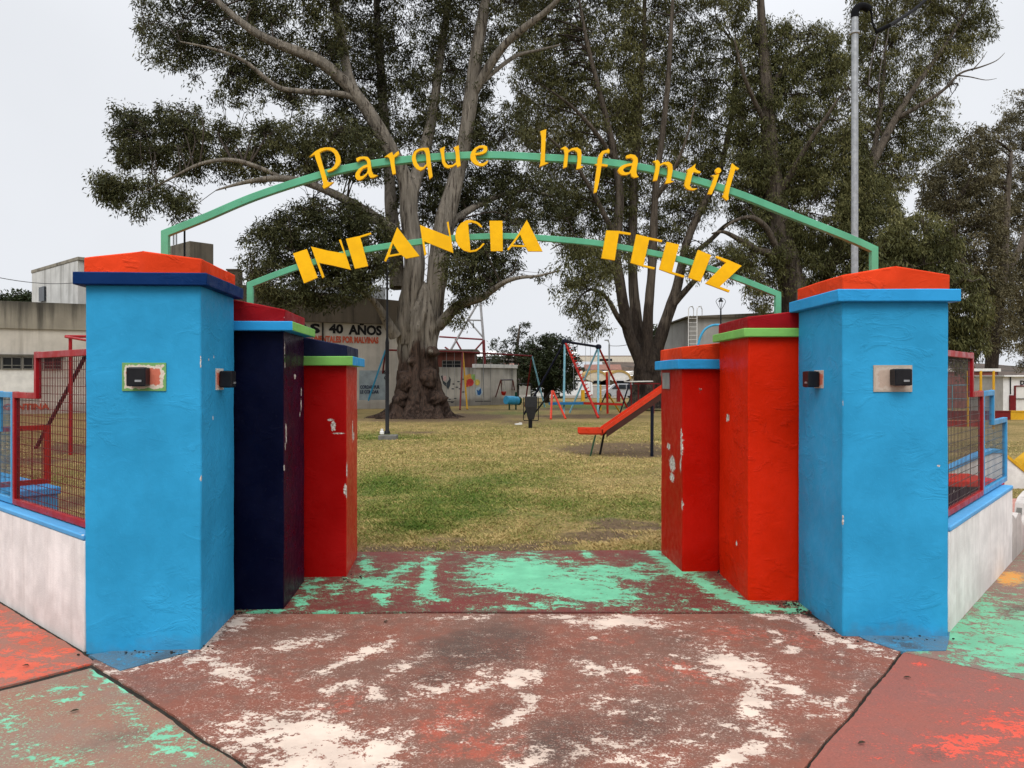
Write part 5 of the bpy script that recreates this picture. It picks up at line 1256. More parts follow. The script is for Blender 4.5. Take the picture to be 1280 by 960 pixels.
def hill_mat():
    t = NT('hillside'); p = t.pos(); n = t.noise(p, .06, 7, .65); n2 = t.noise(p, .35, 6, .7)
    c = t.mix(t.rng(t.m('ADD', t.m('MULTIPLY', n, .5), t.m('MULTIPLY', n2, .5)), .38, .62), (.035,.034,.030), (.13,.095,.075))
    return t.fin(c, .95, None, .1)
M['hill'] = hill_mat()
V = []; F = []; ny, nx = 40, 70
for j in range(ny):
    Yh = 125+j*9.0
    for i in range(nx):
        X = -160+i*5.0
        a = min(1, max(0, (Yh-130)/190)); a = a*a*(3-2*a)
        side = min(1, max(0, (X+150)/120))*(1-.25*min(1, max(0, (X-60)/100)))
        z = -.9+11.0*a*side+1.2*a*mnoise.noise(Vector((X*.03, Yh*.03, 0)))
        V.append((X, Yh, z if 0 < j < ny-1 else -1.2))
F = np.array([(j*nx+i, j*nx+i+1, (j+1)*nx+i+1, (j+1)*nx+i) for j in range(ny-1) for i in range(nx-1)])
link('hillside', np_mesh('hillside', np.array(V), F), M['hill'], smooth=True)['kind'] = 'structure'
def hill_z(X, Yh):
    a = min(1, max(0, (Yh-130)/190)); a = a*a*(3-2*a); side = min(1, max(0, (X+150)/120))*(1-.25*min(1, max(0, (X-60)/100)))
    return -.9+11.0*a*side+1.2*a*mnoise.noise(Vector((X*.03, Yh*.03, 0)))
M['farhouse'] = simple('weathered_house_wall', (.20,.155,.125), .9, .3, 2, .1)
M['rooftile'] = simple('dull_tile_roof', (.24,.12,.09), .8, .2, 3, .1)
HOUSES = [(723,452,170,7,3.2,'rooftile','red-roofed house low on the far hillside'),(738,455,160,8,3.0,'roofgrey','grey-roofed house below the red-roofed one on the far hillside'),(757,447,260,26,3.4,'roofgrey','long pale-roofed shed along the top of the far hillside'),(790,446,250,34,5.0,'whiteplain','largest white-roofed shed on the far hillside'),(800,457,180,8,3.2,'rooftile','red-roofed house under the big white shed'),(778,456,190,9,3.0,'roofgrey','grey-roofed house under the big white shed'),(812,461,150,6,3.6,'whiteplain','small white house nearest the foot of the far hillside'),(706,457,180,9,3.0,'rooftile','red-roofed house half hidden by the dark round tree')]
for (px_, py_, Yh, wv, hv, rm, lb) in HOUSES:
    X = P(px_,0,Yh).x; zb = hill_z(X, Yh)-.6; zt = P(0,py_,Yh).z; zt = max(min(zt, zb+3.4), zb+2.4); base = Vector((X,Yh,zb)); d = wv*.5
    t = empty('hillside_house' if hv != 5.0 else 'hillside_shed', base, lb, 'house' if hv != 5.0 else 'shed', 'buildings on the far hillside')
    mb = MB(); mb.box((0,d/2,(zt-zb)/2), (wv,d,zt-zb)); mb.build('wall', M['farhouse'] if hv < 5 else M['creamhouse'], t)
    mb = MB(); hh = min(2.2, wv*.16); mb.prism([[(-.4,0),(d+.4,0),(d/2,hh)]], (-wv/2-.3, 0, zt-zb), (0,1,0), (0,0,1), wv+.6); mb.build('roof', M[rm], t)
    for k in (-1, 1):
        mb = MB(); mb.box((k*wv*.25,-.02,(zt-zb)*.55), (wv*.12,.1,(zt-zb)*.3)); mb.build('window', M['dark'], t)

# ---- pale building on the right
dY = 45.0; base = GX(910,dY); t = empty('flat_roofed_building', base, 'pale grey flat-roofed building with a hooped ladder behind the middle pillar', 'building')
xa, xb = P(862,0,dY).x, P(1010,0,dY).x; zt = P(0,397.5,dY).z
mb = MB(); mb.box(((xa+xb)/2, dY+4, (zt-.6)/2), (xb-xa, 8, zt+.6)); mb.build('wall', M['greyrender'], t, origin=base, bevel=.02)
mb = MB(); mb.prism([[(xa-.25, zt), (xb, zt), (xb, zt+.40), (xa-.25, zt+.08)]], (0, dY-.3, 0), (1,0,0), (0,0,1), 8.6); mb.build('roof_slab', M['tankc'], t, origin=base)
f = MB()
for px_ in (860.6, 871.2): f.tube([P(px_,505,dY-.35), P(px_,388,dY-.35), P(px_+.4,385,dY-.32), P(px_+2,383.3,dY-.2), P(px_+5,383,dY+.3), P(px_+6.4,387,dY+.4), P(px_+6.4,396.5,dY+.4)], .028, 6)
lad = f.build('ladder', M['whiteplain'], t, origin=base)
f = MB()
for k in range(20): f.tube([P(860.6,398+5.3*k,dY-.35), P(871.2,398+5.3*k,dY-.35)], .014, 5)
f.build('rungs', M['whiteplain'], lad, origin=base)
bY = 30.0; base = GX(900,bY); t = empty('arch_climber', base, 'light blue bent-tube arch climber rising behind the middle pillar', 'climbing frame')
for dy in (0, 1.2):
    pts = [(872,520),(872,440),(873,430),(876,420),(881,412),(888,407.5),(896,406),(905,407.5),(913,412),(918,420),(920,430),(920,520)]
    mb = MB(); mb.tube(smooth_path([P(a,b,bY+dy) for a,b in pts], 3), .045, 8); mb.build('arch_tube', M['p_sky'], t, origin=base)
for a, b in ((873,430),(888,407.5),(905,407.5),(919,430)):
    mb = MB(); mb.tube([P(a,b,bY), P(a,b,bY+1.2)], .03, 6); mb.build('rung', M['p_sky'], t, origin=base)

# ---- lamp posts
def lamp_post(px_, Yp, label, topz):
    base = GX(px_, Yp); t = empty('lamp_post', base, label, 'lamp post', 'black park lamp posts')
    mb = MB(); mb.box(base+Vector((.03,0,.03)), (.50,.46,.16)); mb.build('footing', M['cement'], t, origin=base, bevel=.02)
    h = topz-base.z
    mb = MB(); mb.lathe(base, [(.09,.14),(.085,.2),(.055,.24),(.055,h*.52),(.060,h*.53),(.034,h*.56),(.030,h*.9)], 12); mb.build('pole', M['blackmetal'], t, smooth=True, origin=base)
    c = base+Vector((0,0,h*.9)); f = MB()
    for k in range(4):
        a = math.pi/4*0+k*math.pi/2; dx, dy = math.cos(a), math.sin(a)
        pts = [c, c+Vector((dx*.10,dy*.10,.16)), c+Vector((dx*.19,dy*.19,.33)), c+Vector((dx*.20,dy*.20,.38)), c+Vector((dx*.15,dy*.15,.46)), c+Vector((dx*.05,dy*.05,.51)), c+Vector((0,0,.52))]
        f.tube(pts, .011, 5)
    ln = f.build('lantern_frame', M['blackmetal'], t, smooth=True, origin=base)
    mb = MB(); mb.lathe(c, [(.02,.51),(.03,.46),(.07,.43),(.105,.37),(.10,.36)], 12); mb.build('lamp_head', M['blackmetal'], ln, smooth=True, origin=base)
lamp_post(484, 21.8, 'black park lamp post on a cement footing before the huge eucalyptus', 5.05)
lamp_post(901, 31.7, 'black park lamp post with open lantern behind the middle orange-red pillar', 4.95)
base = GX(761.5, 90); t = empty('street_lamp', base, 'tall thin grey street lamp by the arched house', 'street lamp')
mb = MB(); mb.tube([base-Vector((0,0,.2)), P(761.5,430,90)], .10, 8); mb.build('pole', M['galv'], t, origin=base)
mb = MB(); mb.tube([P(761.5,430,90), P(761,427,90), P(759,425.5,90)], .06, 6); mb.build('arm', M['galv'], t, origin=base)
mb = MB(); mb.box(P(758.3,425.3,90), (.5,.3,.14)); mb.build('lamp_head', M['galv'], t, origin=base)
# ---- steel service pole with its cable
sY = 12.0; base = GX(1068, sY); t = empty('service_pole', base, 'tall galvanised service pole with black elbow and drooping cable', 'pole')
mb = MB(); mb.tube([base-Vector((0,0,.2)), P(1068.5,20,sY)], .052, 14); mb.build('pole', M['galv'], t, smooth=True, origin=base)
mb = MB(); mb.tube(smooth_path([P(1068.5,22,sY), P(1069,14,sY), P(1073,9,sY), P(1079,8,sY), P(1085,10.5,sY), P(1087,12.5,sY)], 4), .060, 12); mb.build('elbow', M['cable'], t, smooth=True, origin=base)
mb = MB(); mb.lathe(P(1068.3,43,sY), [(.06,0),(.075,.01),(.075,.04),(.06,.05)], 14); mb.box(P(1063.5,41.5,sY), (.06,.05,.03)); mb.build('clamp', M['galv'], t, origin=base)
mb = MB(); mb.tube(smooth_path([P(1086,11,sY), P(1089,15,sY), P(1090,24,sY), P(1092,33,sY), P(1096,38,sY)], 4), .016, 6); mb.build('cable', M['cable'], t, origin=base)
mb = MB(); mb.tube([P(1095,40,sY), P(1111,32,sY)], .034, 8); mb.build('cable_clamp', M['cable'], t, origin=base)
mb = MB(); mb.tube(smooth_path([P(1111,32,sY), P(1130,20.5,sY+1), P(1160,-3,sY+2.5), P(1230,-70,sY+6), P(1300,-150,sY+9)], 4), .032, 6); mb.build('cable', M['cable'], t, origin=base)
mb = MB(); mb.tube(smooth_path([P(1097,42,sY), P(1095,52,sY), P(1091,68,sY), P(1087,92,sY), P(1086,106,sY)], 4), .008, 5); mb.build('cable', M['wire'], t, origin=base)
mb = MB(); mb.tube(smooth_path([P(1111,33,sY), P(1109,50,sY), P(1103,72,sY), P(1099,100,sY), P(1098,128,sY), P(1102,135,sY), P(1106,128,sY)], 4), .007, 5); mb.build('cable', M['wire'], t, origin=base)
def wire(label, a, b, sag, r, name='overhead_wire'):
    base = a; mb = MB(); pts = []
    for k in range(15):
        u = k/14; p = a.lerp(b, u); pts.append(p-Vector((0,0,sag*4*u*(1-u))))
    mb.tube(pts, r, 4); o = mb.build(name, M['blackmetal'], None, origin=base); tag(o, label, 'wire')
wire('thin overhead wire running in to the white rooftop room', P(-40,338,30), P(99,353,44), .25, .016)
wire('overhead wire from the street lamp to the hooped ladder building', P(761.5,432,90), P(863,395,45), .6, .03)

# ================================================================== PLAYGROUND
def bar_part(t, base, name, a, b, r, m, n=8):
    mb = MB(); mb.tube([a, b], r, n); return mb.build(name, m, t, smooth=True, origin=base)
def chain(t, base, a, b, m=None, r=.012):
    mb = MB(); mb.tube([a, b], r, 4); return mb.build('chain', m or M['galv'], t, origin=base)
# long swing set
base = GX(560, 50); t = empty('swing_set', base, 'very long low swing set standing behind the big tree', 'swing set')
a0, a1, a2 = P(482,437.5,48), P(578.5,440,50), P(665,445,52)
bar_part(t, base, 'top_bar', a0, a1, .055, M['p_dred']); bar_part(t, base, 'top_bar', a1+Vector((.03,0,0)), a2, .055, M['p_dred'])
for a, foot, m in ((a0,(457,510.5),'p_sky'),(a0,(473,509),'p_dred'),(a1,(575,512),'p_dred'),(a1,(584,511.5),'p_yellow'),(a2,(656,508),'p_dred'),(a2,(681,509),'p_blue')):
    bar_part(t, base, 'leg', a, G(*foot), .055, M[m])
for px_, l in ((495,62),(509,62),(558,57),(568,57),(594,55),(604,56),(604.5,60),(613.5,60),(630,50),(640,50)):
    u = (px_-482)/(665-482); p = a0.lerp(a2, u); p = Vector((P(px_,0,p.y).x, p.y, a0.z+(a1.z-a0.z)*min(1,u*1.9)))
    chain(t, base, p, p-Vector((0,0,l*p.y/960)))
for xa_, xb_ in ((495,509),(558,568),(594,604),(604.5,613.5),(630,640)):
    yq = 50.0+((xa_-560)/50); pa = P(xa_,502 if xa_ != 604.5 else 503.5,yq); pb = P(xb_,502 if xa_ != 604.5 else 503.5,yq)
    pa.z = pb.z = gz(50)+.42
    mb = MB(); mb.bar(pa, pb, .22, .04); mb.build('seat', M['darkgrey'], t, origin=base)
# baby swing frame
base = GX(634, 55); t = empty('toddler_swing', base, 'small dark red toddler swing frame with a red bucket seat by the stained wall', 'toddler swing')
A, B = P(626,475,54), P(641,475,56)
bar_part(t, base, 'top_bar', A, B+Vector((0,0,.02)), .045, M['p_purple'])
for a, f_ in ((A,(617,505)),(A+Vector((.02,0,0)),(628,504)),(B,(638.5,503)),(B,(646,503))): bar_part(t, base, 'leg', a, G(*f_), .045, M['p_dred'])
c = P(629.5,491.5,55)
mb = MB(); mb.lathe(c-Vector((0,0,.16)), [(.07,0),(.14,.06),(.20,.28),(.17,.29),(.10,.10),(.04,.05)], 12); mb.build('bucket_seat', M['p_red'], t, origin=base)
for dx in (-.17, .17): chain(t, base, c+Vector((dx,0,.12)), Vector((c.x+dx*.4, c.y, A.z)))
# blue barrel
bY = 47.0; base = GX(641, bY); t = empty('barrel_ride', base, 'blue tunnel barrel with a dark green end on a short stand', 'play barrel')
ca, cb = P(632.5,500,bY), P(649,501,bY+.7)
mb = MB(); mb.tube([ca, ca.lerp(cb,.33), ca.lerp(cb,.36), ca.lerp(cb,.66), ca.lerp(cb,.69), cb.lerp(ca,.15)], [.26,.26,.275,.275,.26,.26], 16); mb.build('barrel', M['p_sky'], t, smooth=True, origin=base)
mb = MB(); mb.tube([cb.lerp(ca,.14), cb], [.27,.27], 16); mb.build('barrel_end', M['p_green'], t, smooth=True, origin=base)
mb = MB(); mb.bar(cb.lerp(ca,.25)+Vector((0,0,.2)), cb.lerp(ca,.25)+Vector((0,0,.52)), .14, .10); mb.build('handle', M['p_green'], t, origin=base)
for k in (.25, .75):
    p = ca.lerp(cb, k); bar_part(t, base, 'leg', Vector((p.x,p.y,gz(bY)-.1)), p-Vector((0,0,.2)), .05, M['p_green'])
# dark fence frame and white gate beyond
base = GX(655, 60); t = empty('metal_gate', base, 'dark framed white gate panel beside the low stained wall', 'gate')
for a, b in ((648,480),(664,480)): bar_part(t, base, 'post', P(a,480,60), GX(a,60)-Vector((0,0,.1)), .05, M['blackmetal'])
bar_part(t, base, 'rail', P(648,480,60), P(664,480,60), .04, M['blackmetal'])
mb = MB(); mb.box((P(656,488,60.06)), (P(663,0,60).x-P(649,0,60).x, .05, 11*60/960)); mb.build('panel', M['whitepanel'], t, origin=base)
# climbing swing tower
base = GX(728, 39.5); t = empty('swing_tower', base, 'tall tripod swing frame with black top bar and a red rung leg', 'swing frame')
T1_, T2_ = P(706,427,38.5), P(748,433.5,41)
bar_part(t, base, 'top_bar', T1_, T2_, .065, M['p_navy'])
for c in (T1_, T2_):
    mb = MB(); mb.lathe(c-Vector((0,0,.14)), [(.05,0),(.15,.05),(.17,.14),(.15,.23),(.05,.28)], 12); mb.build('joint', M['p_navy'], t, smooth=True, origin=base)
bar_part(t, base, 'leg', T1_, G(655,518), .055, M['p_navy']); bar_part(t, base, 'leg', T1_, G(704.5,520), .055, M['p_blue'])
red = bar_part(t, base, 'leg', T1_, G(748,522.5), .06, M['p_red'])
for k in range(16):
    p = T1_.lerp(G(748,522.5), .07+.045*k); mb = MB(); mb.tube([p+Vector((-.02,-.10,.05)), p+Vector((.14,.10,.12))], .022, 6); mb.build('rung', M['p_red'], red, origin=base)
bar_part(t, base, 'leg', T2_, G(747.5,518), .055, M['p_blue']); bar_part(t, base, 'leg', T2_, G(712,516), .05, M['p_blue']); bar_part(t, base, 'leg', T2_, G(786,514), .055, M['p_red'])
for px_, e in ((717,486),(722,486),(732,489),(738,489)):
    u = (px_-706)/42; p = T1_.lerp(T2_, u); chain(t, base, Vector((P(px_,0,p.y).x, p.y, p.z)), P(px_,e,p.y), r=.010)
for a, b, e in ((717,722,486),(732,738,489)):
    p = P(a,e,39.5); q = P(b,e,39.5); mb = MB(); mb.bar(p, q, .25, .05); mb.build('seat', M['darkgrey'], t, origin=base)
# see-saw
base = GX(728, 40.5); t = empty('seesaw', base, 'blue and red seesaw plank with yellow and red grip boards', 'seesaw')
sa, sm, sb_ = P(688,504.5,36.9), P(727,504,38.2), P(776,505.5,40.0)
mb = MB(); mb.bar(sa, sm, .26, .12); mb.build('plank', M['p_mblue'], t, origin=base)
mb = MB(); mb.bar(sm+Vector((.01,0,0)), sb_, .26, .12); mb.build('plank', M['p_red'], t, origin=base)
mb = MB(); p = P(728.5,495,38.25); mb.box(p+Vector((0,0,.02)), (.17,.30,.56)); mb.build('grip_board', M['p_yellow'], t, origin=base)
mb = MB(); p = P(773,495.5,39.9); mb.box(p+Vector((0,0,.02)), (.16,.30,.60)); mb.build('grip_board', M['p_dred'], t, origin=base)
ap = P(690,489,36.5)
bar_part(t, base, 'leg', ap, G(688.5,524), .05, M['slide_red']); bar_part(t, base, 'leg', ap+Vector((.05,.03,0)), G(707,523.5), .05, M['slide_red']); bar_part(t, base, 'leg', ap+Vector((0,0,.02)), G(668,517), .045, M['p_navy'])
base = GX(759, 41); t = empty('climbing_post', base, 'red post with yellow and black struts between the swing frame legs', 'play post')
bar_part(t, base, 'post', P(758.5,465,40.5), G(759.5,517), .06, M['p_red']); bar_part(t, base, 'strut', P(759,491,40.6), G(775,515.5), .045, M['p_yellow']); bar_part(t, base, 'strut', P(758,491,40.6), G(748,513), .045, M['p_navy'])
bar_part(t, base, 'post', P(751,481,45), GX(751,45), .04, M['p_yellow'])
# bench swing frame further back
base = GX(806, 42); t = empty('table_frame', base, 'low red and white table frame in front of the dark-trunked eucalyptus', 'frame')
mb = MB(); mb.bar(P(785,477,40), P(812,476.5,41), .5, .05); mb.build('top_board', M['whitepanel'], t, origin=base)
mb = MB(); mb.bar(P(797,479.5,41.2), P(821,479.5,42), .5, .07); mb.build('top_board', M['p_dred'], t, origin=base)
for a, b, y0, m in ((787,775,478,'p_navy'),(788.5,789.5,478,'p_dred'),(798,798,479,'p_dred'),(817,817,480,'p_dred')):
    bar_part(t, base, 'leg', P(a,y0,41), GX(b,41), .04, M[m])
# litter bin
bnY = 27.5; base = GX(663, bnY); t = empty('litter_bin', base, 'black tapered litter bin swinging in a post frame', 'litter bin')
c = base
mb = MB(); mb.lathe(c, [(.07,-.1),(.07,.30)], 10); mb.build('post', M['blackmetal'], t, origin=base)
f = MB(); x0, x1 = P(654.5,0,bnY).x, P(673,0,bnY).x; z0, z1 = P(0,525.5,bnY).z, P(0,496.5,bnY).z
f.bar(Vector((x0,bnY,z0)), Vector((x1,bnY,z0)), .05, .03)
for x in (x0, x1): f.bar(Vector((x,bnY,z0+.016)), Vector((x,bnY,z1)), .03, .03, up=Vector((0,1,0)))
f.build('frame', M['blackmetal'], t, origin=base)
mb = MB(); xm = (x0+x1)/2; w_ = (x1-x0)/2-.035
mb.add([Vector((xm+sx*w_*k, bnY+sy*.17*k2, z)) for z, k, k2 in ((z1+.02,1,1),(z1-.34,.94,1),(z0+.03,.46,.5)) for sx, sy in ((-1,-1),(1,-1),(1,1),(-1,1))],
       [(0,1,5,4),(1,2,6,5),(2,3,7,6),(3,0,4,7),(4,5,9,8),(5,6,10,9),(6,7,11,10),(7,4,8,11),(11,10,9,8),(0,3,2,1)])
mb.build('basket', M['darkgrey'], t, origin=base, bevel=.01)
# slide
slY = 16.7; base = GX(790, slY); t = empty('slide', base, 'orange-red metal slide with brown side boards running down behind the scarlet pillar', 'slide')
prof = [(724.5,541.5),(752,541.5),(758,538),(835,485),(872,459)]
pf = [P(a, b, slY) for a, b in prof]; wS = .48
path = smooth_path(pf, 4)
mb = MB()
for i in range(len(path)-1):
    a, b = path[i], path[i+1]; mb.add([a, b, b+Vector((0,wS,0)), a+Vector((0,wS,0)), a-Vector((0,0,.03)), b-Vector((0,0,.03)), b+Vector((0,wS,-.03)), a+Vector((0,wS,-.03))], [(0,1,2,3),(7,6,5,4),(0,4,5,1),(3,2,6,7)])
mb.build('chute', M['slide_red'], t, origin=base)
for yo in (-.03, wS+.005):
    mb = MB()
    up = [p+Vector((0,yo,.10)) for p in path]; lo = [p+Vector((0,yo,.0)) for p in path]
    n = len(path); mb.add(up+lo+[p+Vector((0,.025,0)) for p in up]+[p+Vector((0,.025,0)) for p in lo],
       [(i,i+1,n+i+1,n+i) for i in range(n-1)]+[(2*n+i+1,2*n+i,3*n+i,3*n+i+1) for i in range(n-1)]+[(i+1,i,2*n+i,2*n+i+1) for i in range(n-1)]+[(n+i,n+i+1,3*n+i+1,3*n+i) for i in range(n-1)]+[(0,n,3*n,2*n),(n-1,3*n-1,4*n-1,2*n-1)])
    mb.build('side_rail', M['slide_red'], t, origin=base)
    q = [p for p in path if p.x > path[8].x-.01]
    lo = [p+Vector((0,yo+.003,-.003)) for p in q]; l2 = [p+Vector((0,yo+.003,-.15)) for p in q]; n = len(q)
    mb = MB(); mb.add(lo+l2+[p+Vector((0,.018,0)) for p in lo]+[p+Vector((0,.018,0)) for p in l2],
       [(i,i+1,n+i+1,n+i) for i in range(n-1)]+[(2*n+i+1,2*n+i,3*n+i,3*n+i+1) for i in range(n-1)]+[(i+1,i,2*n+i,2*n+i+1) for i in range(n-1)]+[(n+i,n+i+1,3*n+i+1,3*n+i) for i in range(n-1)]+[(0,n,3*n,2*n),(n-1,3*n-1,4*n-1,2*n-1)])
    mb.build('side_board', M['slide_brown'], t, origin=base)
for a, b, dy, m in ((744.5,737.5,.02,'p_green'),(758,752.5,.44,'blackmetal')):
    mb = MB(); mb.bar(P(a,544,slY)+Vector((0,dy,0)), GX(b,slY)+Vector((0,dy,-.05)), .045, .03); mb.build('leg', M[m], t, origin=base)
bar_part(t, base, 'post', P(815.5,507,slY)+Vector((0,.02,0)), GX(815,slY)+Vector((0,.02,-.1)), .036, M['p_navy'])
bar_part(t, base, 'cross_bar', P(815.5,508,slY)+Vector((0,.02,0)), P(815.5,508,slY)+Vector((0,.46,0)), .025, M['p_navy'])
mb = MB(); mb.box(P(892,458,slY)+Vector((0,wS/2,-.02)), (.75,.56,.05)); mb.build('platform', M['p_navy'], t, origin=base)
for dy in (.0, .46):
    bar_part(t, base, 'post', P(880,440,slY)+Vector((0,dy,0)), GX(880,slY)+Vector((0,dy,-.1)), .035, M['p_navy'])
    bar_part(t, base, 'ladder_rail', P(908,440,slY)+Vector((0,dy,0)), GX(938,slY)+Vector((0,dy,-.1)), .03, M['p_navy'])
for k in range(5):
    u = .2+.17*k; p = P(908,440,slY).lerp(GX(938,slY), u); bar_part(t, base, 'rung', p, p+Vector((0,.46,0)), .018, M['p_navy'], 6)

# ---- behind the left fence
bc = Vector((-4.80, 8.18, 0)); ex = Vector((-.658,-.753,0)); 
t = empty('concrete_bench', bc, 'light blue concrete bench just inside the fence by the navy-ledged pillar', 'bench')
def slabq(name, c0, e1, e2, z0, z1, m, bevel=.012):
    mb = MB(); plan(mb, [c0, c0+e1, c0+e1+e2, c0+e2], z0, z1); return mb.build(name, m, t, origin=bc, bevel=bevel)
slabq('seat', bc, wld*2.4, ex*.62, .38, .455, M['band_bl'])
slabq('body', bc+wld*.02+ex*.02, wld*2.3, ex*.58, -.05, .38, M['blue'])
fr = MB(); c = bc+wld*.42
fa, fb = c, c+ex*1.3
for z in (.48, 1.07): fr.bar(fa+Vector((0,0,z)), fb+Vector((0,0,z)), .05, .055)
for p in (fa, fb): fr.bar(p+Vector((0,0,.455)), p+Vector((0,0,1.097)), .052, .048, up=Vector((0,1,0)))
t = empty('panel_frame', fa, 'bright red square-tube frame standing on the light blue bench', 'frame'); bf = fa
fr.build('frame', M['p_red'], t, origin=bf)
mb = MB()
for k in range(1, 26): mb.bar(fa+ex*(1.3*k/26)+Vector((0,0,.5)), fa+ex*(1.3*k/26)+Vector((0,0,1.05)), .003)
for k in range(1, 10): mb.bar(fa+Vector((0,0,.5+.057*k)), fb+Vector((0,0,.5+.057*k)), .003)
mb.build('wire_mesh', M['wire_red'], t, origin=bf)
base = GX(88, 17); t = empty('swing_set', base, 'red swing frame with a navy slanting brace behind the fence', 'swing set')
bar_part(t, base, 'leg', P(88,420,17), base-Vector((0,0,.1)), .038, M['fence_red']); bar_part(t, base, 'leg', P(175,420,18.5), GX(175,18.5), .038, M['fence_red'])
bar_part(t, base, 'top_bar', P(82,420.5,17), P(180,421,18.6), .032, M['fence_red']); bar_part(t, base, 'top_bar', P(82,421,17), P(130,429,16.0), .028, M['fence_red'])
bar_part(t, base, 'brace', P(116,428,16.6), G(45,560), .045, M['p_purple'])
# ---- behind the right fence
bc = Vector((3.9, 8.6, 0)); t = empty('concrete_bench', bc, 'red-topped purple concrete bench behind the right-hand mesh fence', 'bench')
X_, Y_ = Vector((1,0,0)), Vector((0,1,0))
slabq('seat', bc, X_*1.62, Y_*.70, .39, .46, M['redor']); slabq('body', bc+X_*.03+Y_*.03, X_*1.56, Y_*.64, -.05, .39, M['purple'])
rY = 11.5; base = Vector((P(1230,0,rY).x, rY, 0)); t = empty('hump_wall', base, 'white hump-shaped low wall with blue and yellow edging by the fence end', 'low wall')
prf = [(1150,604),(1190,588),(1222,573),(1240,566),(1252,566),(1258,572),(1270,582),(1282,592),(1310,612)]
W_ = lambda a, b: (P(a,0,rY).x-base.x, P(0,b,rY).z)
top = [W_(a, b) for a, b in prf]
mb = MB(); mb.prism([[(top[0][0], -.05)]+top+[(top[-1][0], -.05)]][::1], base, (1,0,0), (0,0,1), .16); mb.build('wall_body', M['lowwall'], t, origin=base)
for rngs, m, nm in (((0,4),'cap_nv','edging'),((4,8),'p_yellow','edging')):
    seg = top[rngs[0]:rngs[1]+1]; mb = MB(); mb.prism([[p for p in seg]+[(p[0], p[1]+.05) for p in seg[::-1]]], base-Vector((0,.02,0)), (1,0,0), (0,0,1), .20)
    mb.build(nm, M['ledge_bl'] if rngs[0] == 0 else M[m], t, origin=base)
rY2 = 12.5; base = Vector((P(1280,0,rY2).x, rY2, 0)); t = empty('hump_wall', base, 'yellow-topped low ramp wall at the very edge beyond the brick paving', 'low wall')
prf = [(1268,590),(1281,575),(1300,560),(1330,556)]; W2 = lambda a, b: (P(a,0,rY2).x-base.x, P(0,b,rY2).z); top = [W2(a,b) for a,b in prf]
mb = MB(); mb.prism([[(top[0][0],-.05)]+[(p[0],p[1]-.10) for p in top]+[(top[-1][0],-.05)]], base, (1,0,0), (0,0,1), .2); mb.build('wall_body', M['lowwall'], t, origin=base)
mb = MB(); mb.prism([[(p[0],p[1]-.10) for p in top]+[p for p in top[::-1]]], base-Vector((0,.03,0)), (1,0,0), (0,0,1), .26); mb.build('edging', M['p_yellow'], t, origin=base)
M['oldplaster'] = concrete('dirty_old_plaster', (.58,.535,.50), (.18,.15,.13), .6, None, 2.5, .4)
# broken lower wall that carries on past the end of the white one
s0 = 2.52; bw = wr0+wrd*s0; t = empty('broken_wall', bw, 'broken low plaster wall with a dark hole past the fence end', 'low wall', None, math.atan2(wrd.y, wrd.x))
mb = MB(); mb.prism([[(0,-.05),(4.5,-.05),(4.5,.40),(2.2,.42),(1.3,.46),(.95,.44),(.80,.40),(.74,.30),(.62,.22),(.52,.27),(.44,.36),(.30,.38),(.16,.34),(0,.40)]], (0,.0,0), (1,0,0), (0,0,1), .09); mb.build('wall_body', M['oldplaster'], t)
mb = MB(); mb.prism([[(.36,.10),(.95,.10),(.95,.40),(.80,.385),(.62,.20),(.46,.30),(.36,.33)]], (0,.03,0), (1,0,0), (0,0,1), .045); mb.build('rubble_core', M['cement'], t)
def brickpath():
    t_ = NT('pink_brick_paving'); o = t_.obj
    q = t_.n('ShaderNodeTexBrick'); t_.set(q.inputs['Vector'], o); q.inputs['Scale'].default_value = 5; q.inputs['Color1'].default_value = (.46,.20,.16,1); q.inputs['Color2'].default_value = (.52,.27,.22,1); q.inputs['Mortar'].default_value = (.30,.16,.13,1)
    q.inputs['Mortar Size'].default_value = .03
    return t_.fin(q.outputs['Color'], .85, t_.bump(q.outputs['Fac'], -.4, .01), .2)
M['brickpath'] = brickpath()
mb = MB(); mb.add([(4.75,7.0,.012),(16,7.0,.012),(16,12.2,.012),(6.1,10.1,.012),(5.7,8.3,.012)], [(0,1,2,3,4)]); mb.build('brick_path', M['brickpath'])['kind'] = 'structure'
# yellow bars, kerb walls, shed
yY = 27.0; base = GX(1234, yY); t = empty('climbing_bars', base, 'pair of yellow posts with a thin top rail over the right fence', 'climbing bars')
for px_ in (1226, 1242): bar_part(t, base, 'post', P(px_,463.5,yY), GX(px_,yY)-Vector((0,0,.1)), .042, M['p_yellow'])
bar_part(t, base, 'rail', P(1213,464,yY), P(1242,464,yY), .018, M['galv'])
bar_part(t, base, 'post', P(1210,463.5,yY+1), GX(1210,yY+1), .042, M['p_yellow'])
kY = 34.0
for a, b, m, lb in ((1150,1261,'p_dred','dark red painted kerb wall across the far lawn'),(1261.2,1400,'p_yellow','yellow painted kerb wall in front of the white shed')):
    base = GX((a+b)/2, kY); t = empty('kerb_wall', base, lb, 'kerb wall', 'painted kerb walls on the far lawn'); x0, x1 = P(a,0,kY).x, P(b,0,kY).x
    mb = MB(); mb.box(((x0+x1)/2, kY, (P(0,514.5,kY).z-.3)/2), (x1-x0, .25, P(0,514.5,kY).z+.3)); mb.build('wall_body', M[m] if m != 'p_yellow' else M['ochre2'] if 'ochre2' in M else M[m], t, origin=base, bevel=.01)
    mb = MB(); mb.box(((x0+x1)/2, kY, P(0,514.5,kY).z+.02), (x1-x0, .30, .04)); mb.build('coping', M[m], t, origin=base)
base = GX(1200, 28.5); t = empty('kerb_wall', base, 'low red kerb wall nearer the right fence', 'kerb wall', 'painted kerb walls on the far lawn'); x0, x1 = P(1140,0,28.5).x, P(1226,0,28.5).x
